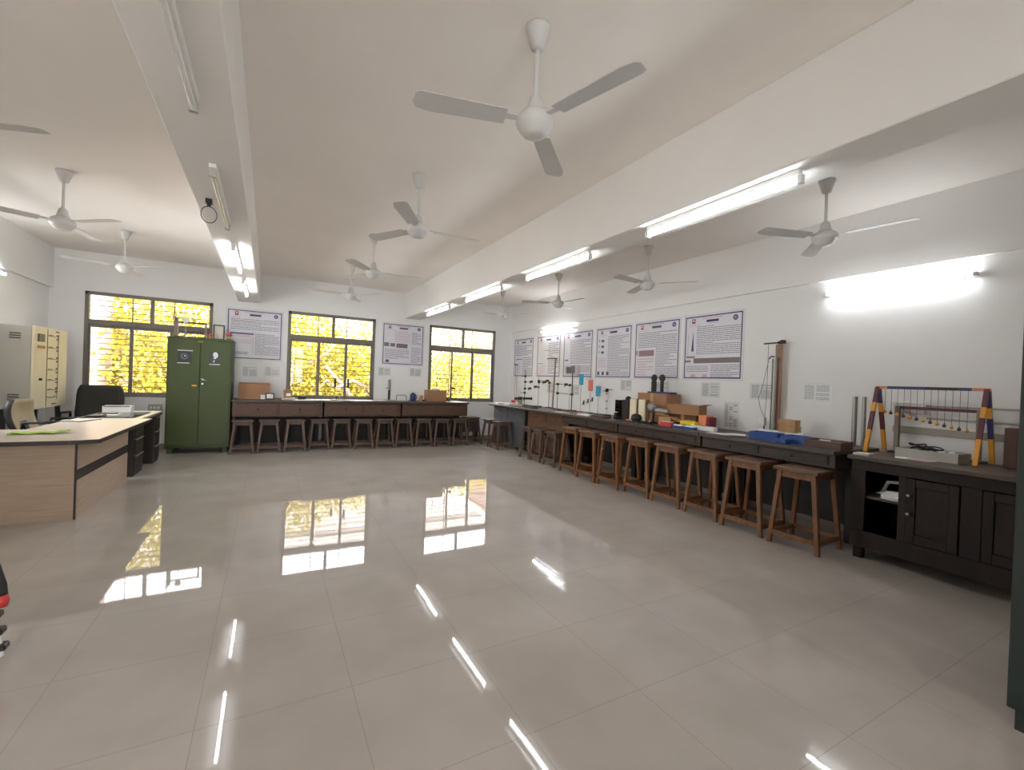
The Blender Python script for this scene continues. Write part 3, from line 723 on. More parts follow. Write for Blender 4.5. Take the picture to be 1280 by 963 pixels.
B().tube([(x1,y0+.38,z0+.14),(x1+.03,y0+.39,z0+.14),(x1+.03,y0+.56,z0+.14),(x1,y0+.57,z0+.14)],.008,8).build('handle', 'chrome', t)
lv = B()
for k in range(3): lv.box(-2.83,y0-.008,z1-.11-.03*k,-2.73,y0,z1-.098-.03*k); lv.box(-2.83,y0-.008,z0+.12+.03*k,-2.73,y0,z0+.132+.03*k)
lv.build('louver', 'bench_dark', t)
for x in (-2.89,-2.66):
    for y in (7.90,8.78): B().bar((x,y,z0),(x+(-.02 if x<-2.8 else .03),y,0),.045,.045).build('leg', 'iron', t)
B().box(-2.90,7.88,.3,-2.66,7.91,.34).box(-2.90,8.77,.3,-2.66,8.80,.34).build('cross_rail', 'iron', t)

# ------------------------------------------------------------------ dark wooden cupboard on the right, with the ball frame
t = thing('wooden_cupboard', 'dark brown wooden cupboard with one open shelf bay, right wall', 'cupboard', (0,0,0))
cx0, cx1, cy0, cy1, zt = 4.33, 5.03, .42, 1.915, .85
B().box(4.29,cy0-.02,zt-.032,cx1,cy1,zt).build('worktop', 'cupboard_top', t, bevel=.004)
c = B()
c.box(cx1-.02,cy0,.10,cx1,cy1-.02,zt-.032).box(cx0+.02,cy0,.10,cx1,cy0+.02,zt-.032).box(cx0+.02,cy1-.04,.10,cx1,cy1-.02,zt-.032).box(cx0+.02,cy0,.10,cx1,cy1-.02,.125)
c.box(cx0+.02,1.50,.10,cx1,1.525,zt-.032)
c.build('carcass', 'cupboard_inside', t)
f = B()
f.box(cx0,cy0,zt-.032-.085,cx0+.025,cy1-.02,zt-.032).box(cx0,cy0,.10,cx0+.025,cy1-.02,.235)
f.box(cx0,1.795,.235,cx0+.025,cy1-.02,zt-.117).box(cx0,1.11,.235,cx0+.025,1.22,zt-.117)
f.box(cx0,1.525,.235,cx0+.025,1.575,zt-.117)
f.build('face_frame', 'cupboard_wood', t, bevel=.003)
B().box(cx0+.03,1.527,.505,cx1-.03,1.875,.525).build('shelf', 'cupboard_top', t)
def panel_door(ya, yb, knob):
    d = B(); s = .055; za, zb = .24, zt-.122
    d.box(cx0-.012,ya,za,cx0+.008,ya+s,zb).box(cx0-.012,yb-s,za,cx0+.008,yb,zb).box(cx0-.012,ya+s,za,cx0+.008,yb-s,za+.07).box(cx0-.012,ya+s,zb-.06,cx0+.008,yb-s,zb)
    d.box(cx0-.0,ya+s,za+.07,cx0+.008,yb-s,zb-.06)
    o = d.build('door', 'cupboard_wood', t, bevel=.003)
    for z in knob: B().lathe([(.006,0),(.006,.012),(.013,.018),(.013,.026),(.004,.03)], n=12).build('knob', 'steel', o, (cx0-.012, yb-.02, z)).rotation_euler = (0,-PI/2,0)
panel_door(1.225,1.522,(.60,.46)); panel_door(.75,1.105,()); panel_door(.43,.745,())
for x in (cx0+.03,cx1-.1):
    for y in (cy0+.02,cy1-.10): B().box(x,y,0,x+.06,y+.06,.10).build('foot', 'cupboard_wood', t)
# appliance on the open shelf
t = thing('hand_iron', 'small white and grey hand iron on the open cupboard shelf', 'iron', (4.46,1.67,.5265), D(96))
B().hexa([(-.10,-.045,0),(.06,-.045,0),(.12,0,0),(-.10,.045,0)], [(-.10,-.045,.02),(.06,-.045,.02),(.12,0,.02),(-.10,.045,.02)]).build('soleplate', 'chrome', t)
B().hexa([(-.10,-.04,.02),(.05,-.04,.02),(.11,.0,.02),(-.10,.04,.02)], [(-.09,-.025,.06),(.01,-.025,.055),(.05,0,.05),(-.09,.025,.06)]).build('shell', 'white_plastic', t, bevel=.004)
B().tube([(-.09,0,.05),(-.1,0,.11),(-.06,0,.135),(.02,0,.125),(.05,0,.045)], .014, 8).build('handle', 'switch_grey', t)

# wave pendulum
t = thing('pendulum_wave', 'wooden frame painted yellow, maroon and blue with hanging balls', 'pendulum frame', (0,0,0))
zt = .85; ap = 1.43
def band_leg(p0, p1, cols, w=.028):
    b = B(); p0, p1 = Vector(p0), Vector(p1); q = [0,.34,.62,.76,1.0]
    for k in range(4): b.m(cols[k]).bar(p0.lerp(p1,q[k]), p0.lerp(p1,q[k+1]), w, w, (0,1,0))
    return b
zt = .857
for y, lab in ((1.93,0),(1.235,1)):
    for x, cols in ((4.63,(0,1,0,1)),(4.99,(0,1 if lab == 0 else 2,0,2))):
        band_leg((x,y,zt),(4.82+(.012 if x>4.82 else -.012),y,ap), cols).build('leg', ['yellow_paint','maroon_paint','blue_paint'], t)
b = B(); ys = [1.945,1.86,1.60,1.40,1.32,1.22]; cc = [3,2,4,2,3]
for k in range(5): b.m(cc[k]).bar((4.82,ys[k],ap),(4.82,ys[k+1],ap),.024,.024,(0,0,1))
b.build('top_bar', ['yellow_paint','maroon_paint','blue_paint','orange','iron'], t)
for k in range(13):
    y = 1.875-.0445*k; zb = 1.215-.0095*k
    s = B().cyl((4.82,y,ap-.01),(4.82,y,zb+.012),.0016,n=5).build('string', 'iron', t)
    B().ball((4.82,y,zb),.0135,12).cyl((4.82,y,zb+.01),(4.82,y,zb+.022),.005,n=8).build('ball', 'yellow_paint' if k%2==0 else 'maroon_paint', s)
# second stand behind it
t = thing('crossbar_stand', 'grey wooden stand with a maroon crossbar behind the ball frame', 'stand', (0,0,0))
for y in (1.83,1.305):
    B().box(4.90,y-.045,.85,5.0,y+.045,.866).build('base', 'charcoal_box', t); B().box(4.935,y-.016,.866,4.967,y+.016,1.27).build('post', 'wood_grey', t)
B().box(4.94,1.29,1.245,4.962,1.845,1.27).build('crossbar', 'maroon_paint', t)
# instrument box with cables
t = thing('instrument_box', 'light grey box heaped with black cables on the dark cupboard', 'instrument', (4.775,1.53,.85), D(-3))
b = B().box(-.11,-.2,0,.11,.2,.012).box(-.11,-.2,.012,-.104,.2,.075).box(.104,-.2,.012,.11,.2,.075).box(-.104,-.2,.012,.104,-.194,.075).box(-.104,.194,.012,.104,.2,.075).box(-.104,-.194,.055,.104,.194,.06)
b.build('tray', 'switch_grey', t)
rnd = random.Random(5)
for k in range(4):
    cx, cy = rnd.uniform(-.04,.04), rnd.uniform(-.1,.12); rr = rnd.uniform(.035,.06)
    B().tube([(cx+rr*math.cos(a)*(1+.2*math.sin(3*a+k)), cy+1.5*rr*math.sin(a), .07+.012*k+.008*math.sin(2*a+k)) for a in [2*PI*j/22*1.8 for j in range(23)]], .006, 6).build('cable', 'black_plastic', t)
for k in range(3): B().box(-.05+.03*k,-.16+.07*k,.06,-.0+.03*k,-.12+.07*k,.082).build('plug', 'paper', t)
for k, (x, y, a, m) in enumerate([(4.60,1.62,20,'paper'),(4.585,1.53,-15,'poster_pink')]):
    o = B().box(-.055,-.08,0,.055,.08,.004+.002*k).build('leaflet', m, None, (x,y,.85), D(a)); tag(o, ['white leaflet lying before the grey cable box','pinkish leaflet lying before the grey cable box'][k], 'leaflet', 'leaflets on the dark cupboard')
simple_box('speaker_wedge', 'brown upright wooden block beside the far right cupboard edge', 'block', (4.88,1.105,.85), (.13,.07,.30), 'brown_box', D(4))
# wall fittings above cupboard
t = thing('junction_box', 'white plastic junction box on the wall behind the ball frame', 'junction box', (XR,1.785,1.26))
B().box(-.04,-.125,-.05,0,.125,.05).build('cover', 'white_plastic', t, bevel=.004); B().box(-.044,-.1,-.035,-.04,.1,.035).build('lid', 'photo_pale', t)
for k, (za, lab) in enumerate([(1.285,'upper thin wall conduit running right behind the ball frame'),(1.175,'lower thin wall conduit running right behind the ball frame')]):
    tag(B().cyl((XR-.012,1.66,za),(XR-.012,.3,za),.009,n=8).build('conduit', 'switch_grey', None), lab, 'conduit', 'wall conduits')
tag(B().box(-.025,-.42,-.03,0,.42,.03).build('cable_trunking', 'grey_steel', None, (XR,1.47,1.06), 0, .003), 'wide grey cable trunking strip on the wall behind the ball frame', 'trunking')
# steel rods
for k, (y, r) in enumerate([(2.14,.021),(2.065,.017)]):
    o = B().cyl((0,0,0),(0,0,.475),r,n=16).build('metal_tube', 'steel', None, (4.9,y,.865)); tag(o, ['upright thick steel tube standing at the table end near the cupboard','upright thinner steel tube standing next to the ball frame'][k], 'tube', 'steel tubes at the table end')

# ------------------------------------------------------------------ things on the right tables (top at .865)
ZR = .865
t = thing('torsion_apparatus', 'tall wooden post with steel tube and top bracket by right wall', 'apparatus', (0,0,0))
B().box(4.88,2.82,ZR,5.02,3.0,ZR+.02).build('base', 'charcoal_box', t)
B().box(4.965,2.893,ZR+.02,4.995,2.96,1.885).build('post', 'wood_mid', t, bevel=.003)
B().cyl((4.94,2.935,ZR+.02),(4.94,2.935,1.74),.016,n=14).build('tube', 'steel', t); B().cyl((4.945,2.972,ZR+.02),(4.945,2.972,1.72),.007,n=10).build('rod', 'wood_grey', t)
B().bar((4.93,3.07,1.895),(4.945,2.90,1.90),.014,.02,(0,0,1)).cyl((4.945,2.87,1.89),(4.945,2.87,1.925),.028,n=12).bar((4.94,2.92,1.90),(4.97,2.85,1.905),.03,.03,(0,0,1)).build('top_bracket', 'iron', t)
B().tube([(4.93,2.95,1.745),(4.93,2.98,1.75),(4.93,3.01,1.72)], .007, 8).build('hook', 'iron', t)
B().tube([(4.93,3.02,1.885),(4.935,3.02,1.3),(4.94,3.035,1.05)], .002, 5).build('string', 'iron', t)
B().tube([(4.93,3.01,1.71),(4.93,3.06,1.45),(4.93,3.11,1.27),(4.93,3.09,1.18),(4.94,3.04,1.06)], .003, 6).build('cord', 'wood_grey', t)
B().box(4.90,3.02,.965,4.955,3.09,1.065).build('pan', 'white_plastic', t, bevel=.006)
B().cyl((4.925,3.03,.90),(4.925,3.03,.965),.008,n=8).build('weight', 'iron', t)
for k, (z, dy) in enumerate(((.078,0),(.143,.008))):
    simple_box('wooden_block', ['lower of two stacked tan wooden blocks behind the blue trays','upper of two stacked tan wooden blocks behind the blue trays'][k], 'wooden block', (4.75,2.65+dy,ZR+z), (.11,.17,.064), 'wood_light', D(3*k), 'stacked tan blocks')
tag(B().box(-.065,-.23,0,.065,.23,.075).build('packet', 'paper', None, (4.75,2.77,ZR), D(2), .008), 'long white packet under the stacked tan wooden blocks', 'packet')
def tray(lab, c, rz, L, W, H, m):
    t = thing('tray', lab, 'tray', c, rz, 'blue plastic trays')
    B().box(-W/2,-L/2,0,W/2,L/2,.008).box(-W/2,-L/2,.008,-W/2+.008,L/2,H).box(W/2-.008,-L/2,.008,W/2,L/2,H).box(-W/2+.008,-L/2,.008,W/2-.008,-L/2+.008,H).box(-W/2+.008,L/2-.008,.008,W/2-.008,L/2,H).build('shell', m, t)
    B().box(-W/2+.02,-L/2+.03,.008,W/2-.03,L/2-.05,.04).build('contents', 'charcoal_box', t)
tray('blue tray, left one of two, beside the loose white papers', (4.47,2.72,ZR), D(8), .27, .17, .075, 'blue_plastic')
tray('blue tray, right one of two, beside the dark open box', (4.50,2.42,ZR), D(-4), .25, .17, .07, 'blue_plastic')
simple_box('small_box', 'small bright blue box with pale lid before the blue trays', 'box', (4.325,2.47,ZR), (.07,.11,.045), 'blue_plastic', D(-10))
t = thing('open_box', 'shallow dark wooden open box near the end of the tables', 'box', (4.44,2.135,ZR), D(3))
L_, W_, H_ = .29, .24, .07
B().box(-W_/2,-L_/2,0,W_/2,L_/2,.01).box(-W_/2,-L_/2,.01,-W_/2+.012,L_/2,H_).box(W_/2-.012,-L_/2,.01,W_/2,L_/2,H_).box(-W_/2+.012,-L_/2,.01,W_/2-.012,-L_/2+.012,H_).box(-W_/2+.012,L_/2-.012,.01,W_/2-.012,L_/2,H_).build('box', 'brown_box', t)
B().box(-.08,-.1,.01,.06,.1,.062).build('contents', 'charcoal_box', t); B().box(-.05,-.03,.062,-.02,.05,.074).build('label_card', 'paper', t)
tag(B().tube([(-.05,.12,.008),(.02,.05,.012),(.0,-.02,.02),(.05,-.08,.012),(.02,-.14,.008)], .007, 8).build('cable', 'black_plastic', None, (4.64,2.24,ZR)), 'black cable lying behind the dark open box', 'cable')
simple_box('notebook', 'pale tan notebook at the seam between table and dark cupboard', 'notebook', (4.42,1.985-.13,.85), (.12,.11,.018), 'paper_aged', D(6))
for k, (x, y, a, L_) in enumerate([(4.42,3.22,10,.24),(4.47,3.05,-12,.18),(4.40,2.98,30,.14)]):
    o = B().box(-.07,-L_/2,0,.07,L_/2,.004+.003*k).build('paper_sheet', 'paper', None, (x,y,ZR+.006*k), D(a)); tag(o, ['white paper sheet on the table, largest, left of the blue trays','white paper sheet overlapping the largest one','small white paper sheet nearest the blue trays'][k], 'paper', 'loose white papers')
t = thing('extension_board', 'white extension board beside the yellow and blue plastic parts', 'extension board', (4.53,3.52,ZR), D(3))
B().box(-.045,-.16,0,.045,.16,.05).build('housing', 'white_plastic', t, bevel=.005)
for k in range(3): B().cyl((0,-.1+.1*k,.05),(0,-.1+.1*k,.054),.022,n=14).build('socket', 'switch_grey', t)
t = thing('plastic_block', 'red plastic block with a white top at the left of the bright parts', 'plastic part', (4.455,3.99,ZR), D(2)); B().box(-.05,-.085,0,.05,.085,.055).build('body', 'red', t, bevel=.004); B().box(-.03,-.06,.055,.04,.07,.062).build('cap', 'paper', t)
t = thing('plastic_bridge', 'yellow plastic bridge-shaped part behind the blue ones', 'plastic part', (4.58,3.76,ZR), D(-2)); B().box(-.04,-.11,.045,.04,.11,.085).box(-.04,-.11,0,.04,-.075,.045).box(-.04,.075,0,.04,.11,.045).box(-.04,-.018,0,.04,.018,.045).build('body', 'yellow', t, bevel=.003); B().box(-.035,-.06,.085,.035,.06,.092).build('rim', 'yellow', t)
for k,(y,lab) in enumerate([(3.80,'blue plastic bar with white inlay, nearer the red block'),(3.635,'blue plastic bar with white inlay, nearer the extension board')]):
    t = thing('plastic_bar', lab, 'plastic part', (4.44,y,ZR), D(2), 'blue plastic bars'); B().box(-.035,-.075,0,.035,.075,.028).build('body', 'blue_plastic', t, bevel=.003); B().box(-.02,-.06,.028,.03,.06,.042).build('inlay', 'paper', t)
t = thing('small_carton', 'small orange carton with dark red side on the white board edge', 'carton', (4.70,3.58,ZR), D(-2))
B().m(0).box(-.07,-.02,0,.07,.09,.17).build('carton', 'orange', t, bevel=.003); B().box(-.06,-.062,0,.06,-.02,.15).build('red_side', 'maroon', t, bevel=.003)
# big cardboard box and the lens holders on it
def carton(lab, c, rz, size, m, flaps=None, name='cardboard_box', group=None):
    t = thing(name, lab, 'cardboard box', c, rz, group); sx, sy, sz = size; w_ = .006
    if flaps:
        B().box(-sx/2,-sy/2,0,sx/2,sy/2,w_).box(-sx/2,-sy/2,w_,-sx/2+w_,sy/2,sz).box(sx/2-w_,-sy/2,w_,sx/2,sy/2,sz).box(-sx/2+w_,-sy/2,w_,sx/2-w_,-sy/2+w_,sz).box(-sx/2+w_,sy/2-w_,w_,sx/2-w_,sy/2,sz).build('box', m, t)
        for p0, p1, wd, ref in flaps(sx, sy, sz): B().bar(p0, p1, wd, .005, ref).build('flap', m, t)
    else:
        B().box(-sx/2,-sy/2,0,sx/2,sy/2,sz).build('box', m, t, bevel=.004)
        B().box(-sx/2-.0006,-.025,0.02,sx/2+.0006,.025,sz+.0008).build('tape', 'cardboard_light', t)
    return t
carton('big brown cardboard box under the black lens holders', (4.83,4.50,ZR), D(4), (.30,.50,.405), 'cardboard')
t = thing('lens_holder_stand', 'black stand with two round lens holders on the big cardboard box', 'optical stand', (4.82,4.46,ZR+.406), D(-3))
B().box(-.06,-.24,0,.06,.20,.022).build('base', 'navy_plastic', t, bevel=.003)
for k, y in enumerate((.135,-.02)):
    p = B().box(-.02,y-.035 if k == 0 else y-.018,.022,.02,y+.035 if k == 0 else y+.018,.17).build('post', 'black_plastic', t, bevel=.003)
    B().lathe([(.022,-.016),(.045,-.016),(.052,-.006),(.052,.006),(.045,.016),(.022,.016),(.018,.0)], n=24).build('lens_ring', 'black_plastic', p, (0,y,.215)).rotation_euler = (0,PI/2,0)
    B().cyl((-.006,y,.215),(.006,y,.215),.024,n=16).build('lens', 'iron', p)
carton('long brown cardboard box with its open end facing the camera', (4.72,3.93,ZR+.155), D(6), (.17,.46,.125), 'cardboard', lambda sx, sy, sz: [((0,-sy/2,sz),(0,-sy/2-.07,sz+.015),sx,(1,0,0))])
carton('brown cardboard box lying under the long open one', (4.80,3.97,ZR), D(0), (.20,.42,.153), 'cardboard_dark')
carton('small open cardboard box with flaps raised, behind the red block', (4.60,4.12,ZR), D(6), (.14,.17,.11), 'cardboard_light', lambda sx, sy, sz: [((-sx/2,0,sz),(-sx/2-.05,0,sz+.03),sy,(0,1,0)), ((0,-sy/2,sz),(0,-sy/2-.13,sz-.05),sx,(1,0,0)), ((0,sy/2,sz),(0,sy/2+.05,sz+.04),sx,(1,0,0))])
# silver lamp device
t = thing('projector_lamp', 'silver round-headed lamp with arm before the big cardboard box', 'lamp', (4.57,4.34,ZR), D(0))
B().lathe([(.05,0),(.05,.02),(.012,.03),(.012,.17)], n=16).build('stem', 'black_plastic', t)
o = B().lathe([(.02,-.05),(.055,-.03),(.066,0),(.066,.03),(.05,.045),(.05,.05),(.02,.05)], n=24).build('head', 'steel', t, (0,.02,.215)); o.rotation_euler = (0,-PI/2,0)
B().bar((0,-.02,.19),(.02,-.24,.18),.05,.05,(0,0,1)).build('arm', 'steel', t, bevel=.01); B().cyl((-.02,-.03,.2),(-.02,-.03,.27),.008,n=8).build('knob', 'iron', t)
# two cream boards
for k, y in enumerate((4.735,4.565)):
    t = thing('resonance_board', ['upright cream-faced board with brown edge, left of the pair','upright cream-faced board with brown edge, nearer the big cardboard box'][k], 'board', (4.60,y,ZR), D(4), 'cream-faced boards')
    B().box(-.03,-.055,0,-.012,.055,.31).build('face', 'cream_board', t); B().box(-.012,-.062,0,.05,.062,.313).build('backing', 'wood_mid', t)
t = thing('black_apparatus', 'tall black box-shaped apparatus left of the cream boards', 'apparatus', (4.64,4.90,ZR), D(0))
B().box(-.06,-.07,0,.06,.07,.29).build('body', 'black_plastic', t, bevel=.006); B().ball((0,0,.30),.045,12).build('dome', 'black_plastic', t); B().box(-.065,-.05,.05,-.06,.05,.1).build('label_plate', 'iron', t)
t = thing('clear_case', 'clear plastic case with dark coils beside the black apparatus', 'case', (4.63,5.05,ZR))
B().box(-.07,-.06,0,.07,.06,.02).build('base', 'black_plastic', t); B().box(-.06,-.05,.02,.06,.05,.28).build('cover', 'clear', t)
B().tube([(.03*math.cos(a), .03*math.sin(a), .03+.008*a) for a in [k*.6 for k in range(48)]], .005, 6).build('coil', 'iron', t)
t = thing('rotary_device', 'black rounded device with an orange base before the cream boards', 'device', (4.44,4.55,ZR), D(0))
B().box(-.06,-.13,0,.06,.14,.012).build('tray', 'black_plastic', t); B().box(-.05,-.03,.012,.05,.13,.03).build('orange_base', 'orange_card', t, bevel=.004)
B().lathe([(.07,.03),(.075,.06),(.06,.10),(.03,.115),(.0,.118)], (0,-.03,0), 18).cyl((0,-.03,.011),(0,-.03,.031),.06,n=16).build('housing', 'black_plastic', t)
for k, y in enumerate((4.36,4.27)):
    t = thing('button_box', ['small black box with white button, left one by the red block','small black box with white button, right one by the red block'][k], 'switch box', (4.43,y,ZR), 0, 'small black switch boxes')
    B().box(-.03,-.035,0,.03,.035,.035).build('box', 'black_plastic', t, bevel=.003); B().lathe([(.012,.035),(.012,.042),(.004,.046)], (0,0,0), 12).build('button', 'paper', t)
# books and papers further along
bk = [(4.44,5.62,4,.16,.26,.022,'paper','open white booklet lying on the table edge'), (4.43,5.25,-3,.13,.34,.03,'brown_box','long dark brown case lying left of the clear case'), (4.66,5.55,8,.2,.3,.03,'charcoal_box','dark folder behind the open white booklet'),
      (4.60,5.95,-5,.2,.32,.018,'wood_mid','thin brown board lying under the orange tag rod'), (4.39,6.19,0,.16,.24,.015,'paper_aged','aged paper pad lying near the table edge below the blue tag'), (4.68,6.45,3,.18,.3,.02,'brown_box','brown notebook lying by the tall dark stand'),
      (4.42,7.28,-2,.10,.40,.02,'charcoal_box','long dark metal plate near the leaning stick'), (4.60,7.62,5,.18,.26,.025,'iron','dark metal base plate behind the spectrometer'), (4.45,8.62,0,.22,.24,.03,'paper','stack of white papers in the far corner')]
for x, y, a, sx, sy, sz, m, lab in bk:
    simple_box('book' if m not in ('iron','wood_mid') else 'board', lab, 'book' if m not in ('iron','wood_mid') else 'board', (x,y,ZR), (sx,sy,sz), m, D(a), 'flat things on the far right tables')
t = thing('glass_jar', 'small clear glass jar at the table edge beside the brown case', 'jar', (4.50,5.02-.02,ZR))
B().lathe([(.026,0),(.03,.004),(.03,.07),(.024,.085),(.024,.095)], n=16).build('glass', 'clear', t); B().lathe([(.026,.095),(.026,.11),(.004,.112)], n=16).build('lid', 'white_plastic', t)
# tag rods
for k, (y, z0, z1, m, lab) in enumerate([(6.31,1.345,1.54,'cyan_card','blue tag on a thin rod, leftmost and highest'), (6.045,1.25,1.44,'orange_card','orange tag on a thin rod between two blue ones'), (5.84,1.165,1.335,'cyan_card','blue tag on a thin rod, right of the orange one')]):
    t = thing('tag_rod', lab, 'tag', (4.85,y,ZR), 0, 'coloured tags on rods')
    B().box(-.04,-.04,0,.04,.04,.015).build('base', 'iron', t); B().cyl((0,0,.015),(0,0,z0-ZR),.004,n=8).build('rod', 'steel', t); B().box(-.006,-.055,z0-ZR,.006,.055,z1-ZR).build('card', m, t)
for k, (y, z) in enumerate([(6.215,1.04),(6.10,1.075),(5.985,1.11)]):
    t = thing('wall_hook', ['small black hook on the wall, leftmost and lowest of three','small black hook on the wall, middle of three','small black hook on the wall, rightmost and highest of three'][k], 'hook', (XR,y*1.04,z-.015), 0, 'black hooks below the tags')
    B().box(-.012,-.012,-.035,0,.012,.04).build('plate', 'black_plastic', t); B().tube([(-.01,0,.0),(-.035,0,-.005),(-.04,0,-.03),(-.03,0,-.04)], .006, 6).build('prong', 'black_plastic', t)
# retort stands
def retort(lab, x, y, h, clamps, m='steel', base=(.11,.13), r=.006, name='retort_stand'):
    t = thing(name, lab, 'laboratory stand', (x,y,ZR), 0, 'laboratory stands on the right tables')
    B().box(-base[0]/2,-base[1]/2,0,base[0]/2,base[1]/2,.016).build('base', 'iron', t, bevel=.003)
    B().cyl((0,0,.016),(0,0,h),r,n=10).build('rod', m, t)
    for z, dx, dy, jaw in clamps:
        c = B().box(-.018,-.018,z-.02,.018,.018,z+.02).cyl((0,0,z),(dx,dy,z),.005,n=8)
        if jaw: c.box(dx-.02,dy-.03,z-.012,dx+.02,dy+.03,z+.03); c.cyl((dx,dy,z),(dx,dy+.05,z-.03),.008,n=8)
        c.build('clamp', 'iron', t)
    return t
retort('retort stand nearest the corner, dark rod with several side clamps', 4.75,8.10,.75,[(.62,0,.18,False),(.50,0,-.25,True),(.36,0,-.2,True),(.27,0,.2,False)],'iron')
retort('retort stand with a long horizontal clamp arm, second from the corner', 4.90,7.80,.66,[(.53,0,-.32,True),(.40,0,.12,True)],'steel')
retort('thin retort stand third from the corner with one clamp', 4.76,7.57,.52,[(.5,0,-.2,True)],'steel',(.1,.14),.005)
retort('thin dark stand just left of the long leaning stick', 4.90,7.40,.53,[(.5,0,-.1,False)],'iron',(.1,.12),.005)
retort('thin pale stand with a crossbar, right of the leaning stick', 4.76,6.90,.49,[(.48,0,-.18,False),(.48,0,.12,False),(.31,0,-.25,False)],'iron',(.1,.14),.005)
t = retort('tall dark stand topped by a grey square plate', 4.90,6.64,.69,[(.30,0,.2,False)],'iron',(.12,.16),.009)
B().box(-.006,-.055,.69,.006,.055,.83).build('plate', 'poster_grey', t)
retort('thin stand with a dark clamp beside the first blue tag', 4.76,6.52,.48,[(.47,0,.12,True)],'steel',(.1,.14),.004)
t = retort('white pillar-like stand with side fittings, left of the clear case', 4.85,5.62,.44,[(.42,0,-.14,False),(.40,0,.1,False)],'white_plastic',(.1,.12),.016)
for z in (.1,.22,.34): B().cyl((0,0,z),(0,0,z+.03),.02,n=12).build('collar', 'switch_grey', t)
t = thing('leaning_stick', 'long thin wooden stick standing slightly tilted before the second poster', 'stick', (4.86,7.20,ZR)); B().box(-.04,-.05,0,.04,.05,.014).build('base', 'iron', t)
B().bar((0,0,.014),(.02,-.06+.04,.98),.022,.02).build('stick', 'wood_mid', t); B().box(-.012,-.03,.97,.05,.25,.985).build('top_arm', 'iron', t)
t = thing('spectrometer', 'grey and black spectrometer on the table near the corner', 'spectrometer', (4.53,7.90,ZR), D(20))
B().lathe([(.11,0),(.11,.02),(.05,.03),(.04,.10),(.09,.11),(.09,.125),(.03,.13)], n=24).build('body', 'grey_steel', t)
for a in (200, 320):
    ca, sa = math.cos(D(a)), math.sin(D(a)); B().cyl((.05*ca,.05*sa,.16),(.22*ca,.22*sa,.16),.022,n=14).cyl((.22*ca,.22*sa,.16),(.25*ca,.25*sa,.16),.028,n=14).cyl((.09*ca,.09*sa,.115),(.09*ca,.09*sa,.16),.01,n=8).build('telescope', 'black_plastic', t)
B().box(-.03,-.03,.13,.03,.03,.19).build('prism_table', 'iron', t)
simple_box('white_device', 'white flat device left of the spectrometer', 'device', (4.46,8.22,ZR), (.16,.2,.05), 'white_plastic', D(10))
tag(B().lathe([(.045,0),(.05,.01),(.05,.08),(.03,.095),(.0,.097)], n=18).build('red_pot', 'red', None, (4.68,8.46,ZR)), 'small red lidded pot in the far corner', 'pot')
t = thing('burette_stand', 'tall pair of brown rods with a top clamp in the far corner', 'burette stand', (4.82,8.62+.3,ZR)); t.location = (4.82,8.62,ZR)
B().box(-.08,-.1,0,.08,.1,.015).build('base', 'white_plastic', t)
for y, h in ((.04,.9),(-.03,.88)): B().cyl((0,y,.015),(0,y,h),.006,n=8).build('rod', 'wood_mid', t)
B().box(-.015,-.05,.86,.015,.06,.885).build('clamp', 'iron', t)

# ------------------------------------------------------------------ things on the window tables (top .885)
ZBk = .885
carton('wide brown cardboard box with open top, left end of the window tables', (-.21,9.06,ZBk), 0, (.47,.30,.25), 'cardboard', lambda sx, sy, sz: [((0,sy/2,sz),(0,sy/2+.05,sz+.02),sx,(1,0,0)), ((0,-sy/2+.003,sz),(.0,-sy/2+.09,sz+.03),sx*.96,(1,0,0))])
tag(B().box(-.055,-.001,0,.055,0.002,.075).build('label_card', 'paper', None, (-.055,8.90,ZBk), 0), 'white card leaning on the wide cardboard box', 'card')
t = thing('meter_box', 'small white-faced meter beside the wide cardboard box', 'meter', (.03,8.86,ZBk), D(5))
B().box(-.065,-.05,0,.065,.05,.11).build('case', 'iron', t, bevel=.004); B().box(-.05,-.054,.02,.05,-.05,.095).build('dial', 'paper', t); B().bar((-.01,-.056,.035),(.025,-.056,.075),.004,.003,(0,1,0)).build('needle', 'red', t)
t = thing('bell_box', 'small brown arched wooden case standing on a book by the middle window', 'wooden case', (.32,8.92,ZBk+.03))
b = B(); pts = [(-.07,0,0),(.07,0,0),(.07,0,.12)]+[(.07*math.cos(a),0,.12+.035*math.sin(a)) for a in [PI*k/8 for k in range(1,8)]]+[(-.07,0,.12)]
b.poly(pts, .1, (0,1,0)).build('case', 'cardboard', t); B().box(-.03,-.004,.03,.04,0,.08).build('label_card', 'paper', t)
simple_box('book', 'thick pale book under the small arched wooden case', 'book', (.32,8.95,ZBk), (.22,.24,.03), 'paper_aged', D(3))
simple_box('bottle_cap_box', 'tiny dark box on the sill side of the middle window table', 'box', (.55,9.05,ZBk), (.12,.07,.06), 'charcoal_box', D(10))
for k, (x, y) in enumerate([(1.085,8.78),(1.29,8.64)]):
    t = thing('rod_stand', ['thin upright rod with dark sleeve before the middle window, left one','thin upright rod with dark sleeve before the middle window, right one'][k], 'rod stand', (x,y,ZBk), 0, 'sleeved rods at the middle window')
    B().lathe([(.06,0),(.06,.012),(.01,.02)], n=16).build('base', 'steel', t); B().cyl((0,0,.015),(0,0,.42),.004,n=8).build('rod', 'steel', t); B().cyl((0,0,.25),(0,0,.40),.018,n=12).build('sleeve', 'iron', t)
t = thing('small_stand', 'short metal stand with crossbar before the middle window', 'stand', (1.17,8.98,ZBk))
B().box(-.09,-.05,0,.09,.05,.014).build('base', 'steel', t); B().cyl((-.03,0,.014),(-.03,0,.08),.012,n=10).build('knob', 'iron', t); B().cyl((.03,0,.014),(.03,0,.14),.006,n=8).build('rod', 'steel', t)
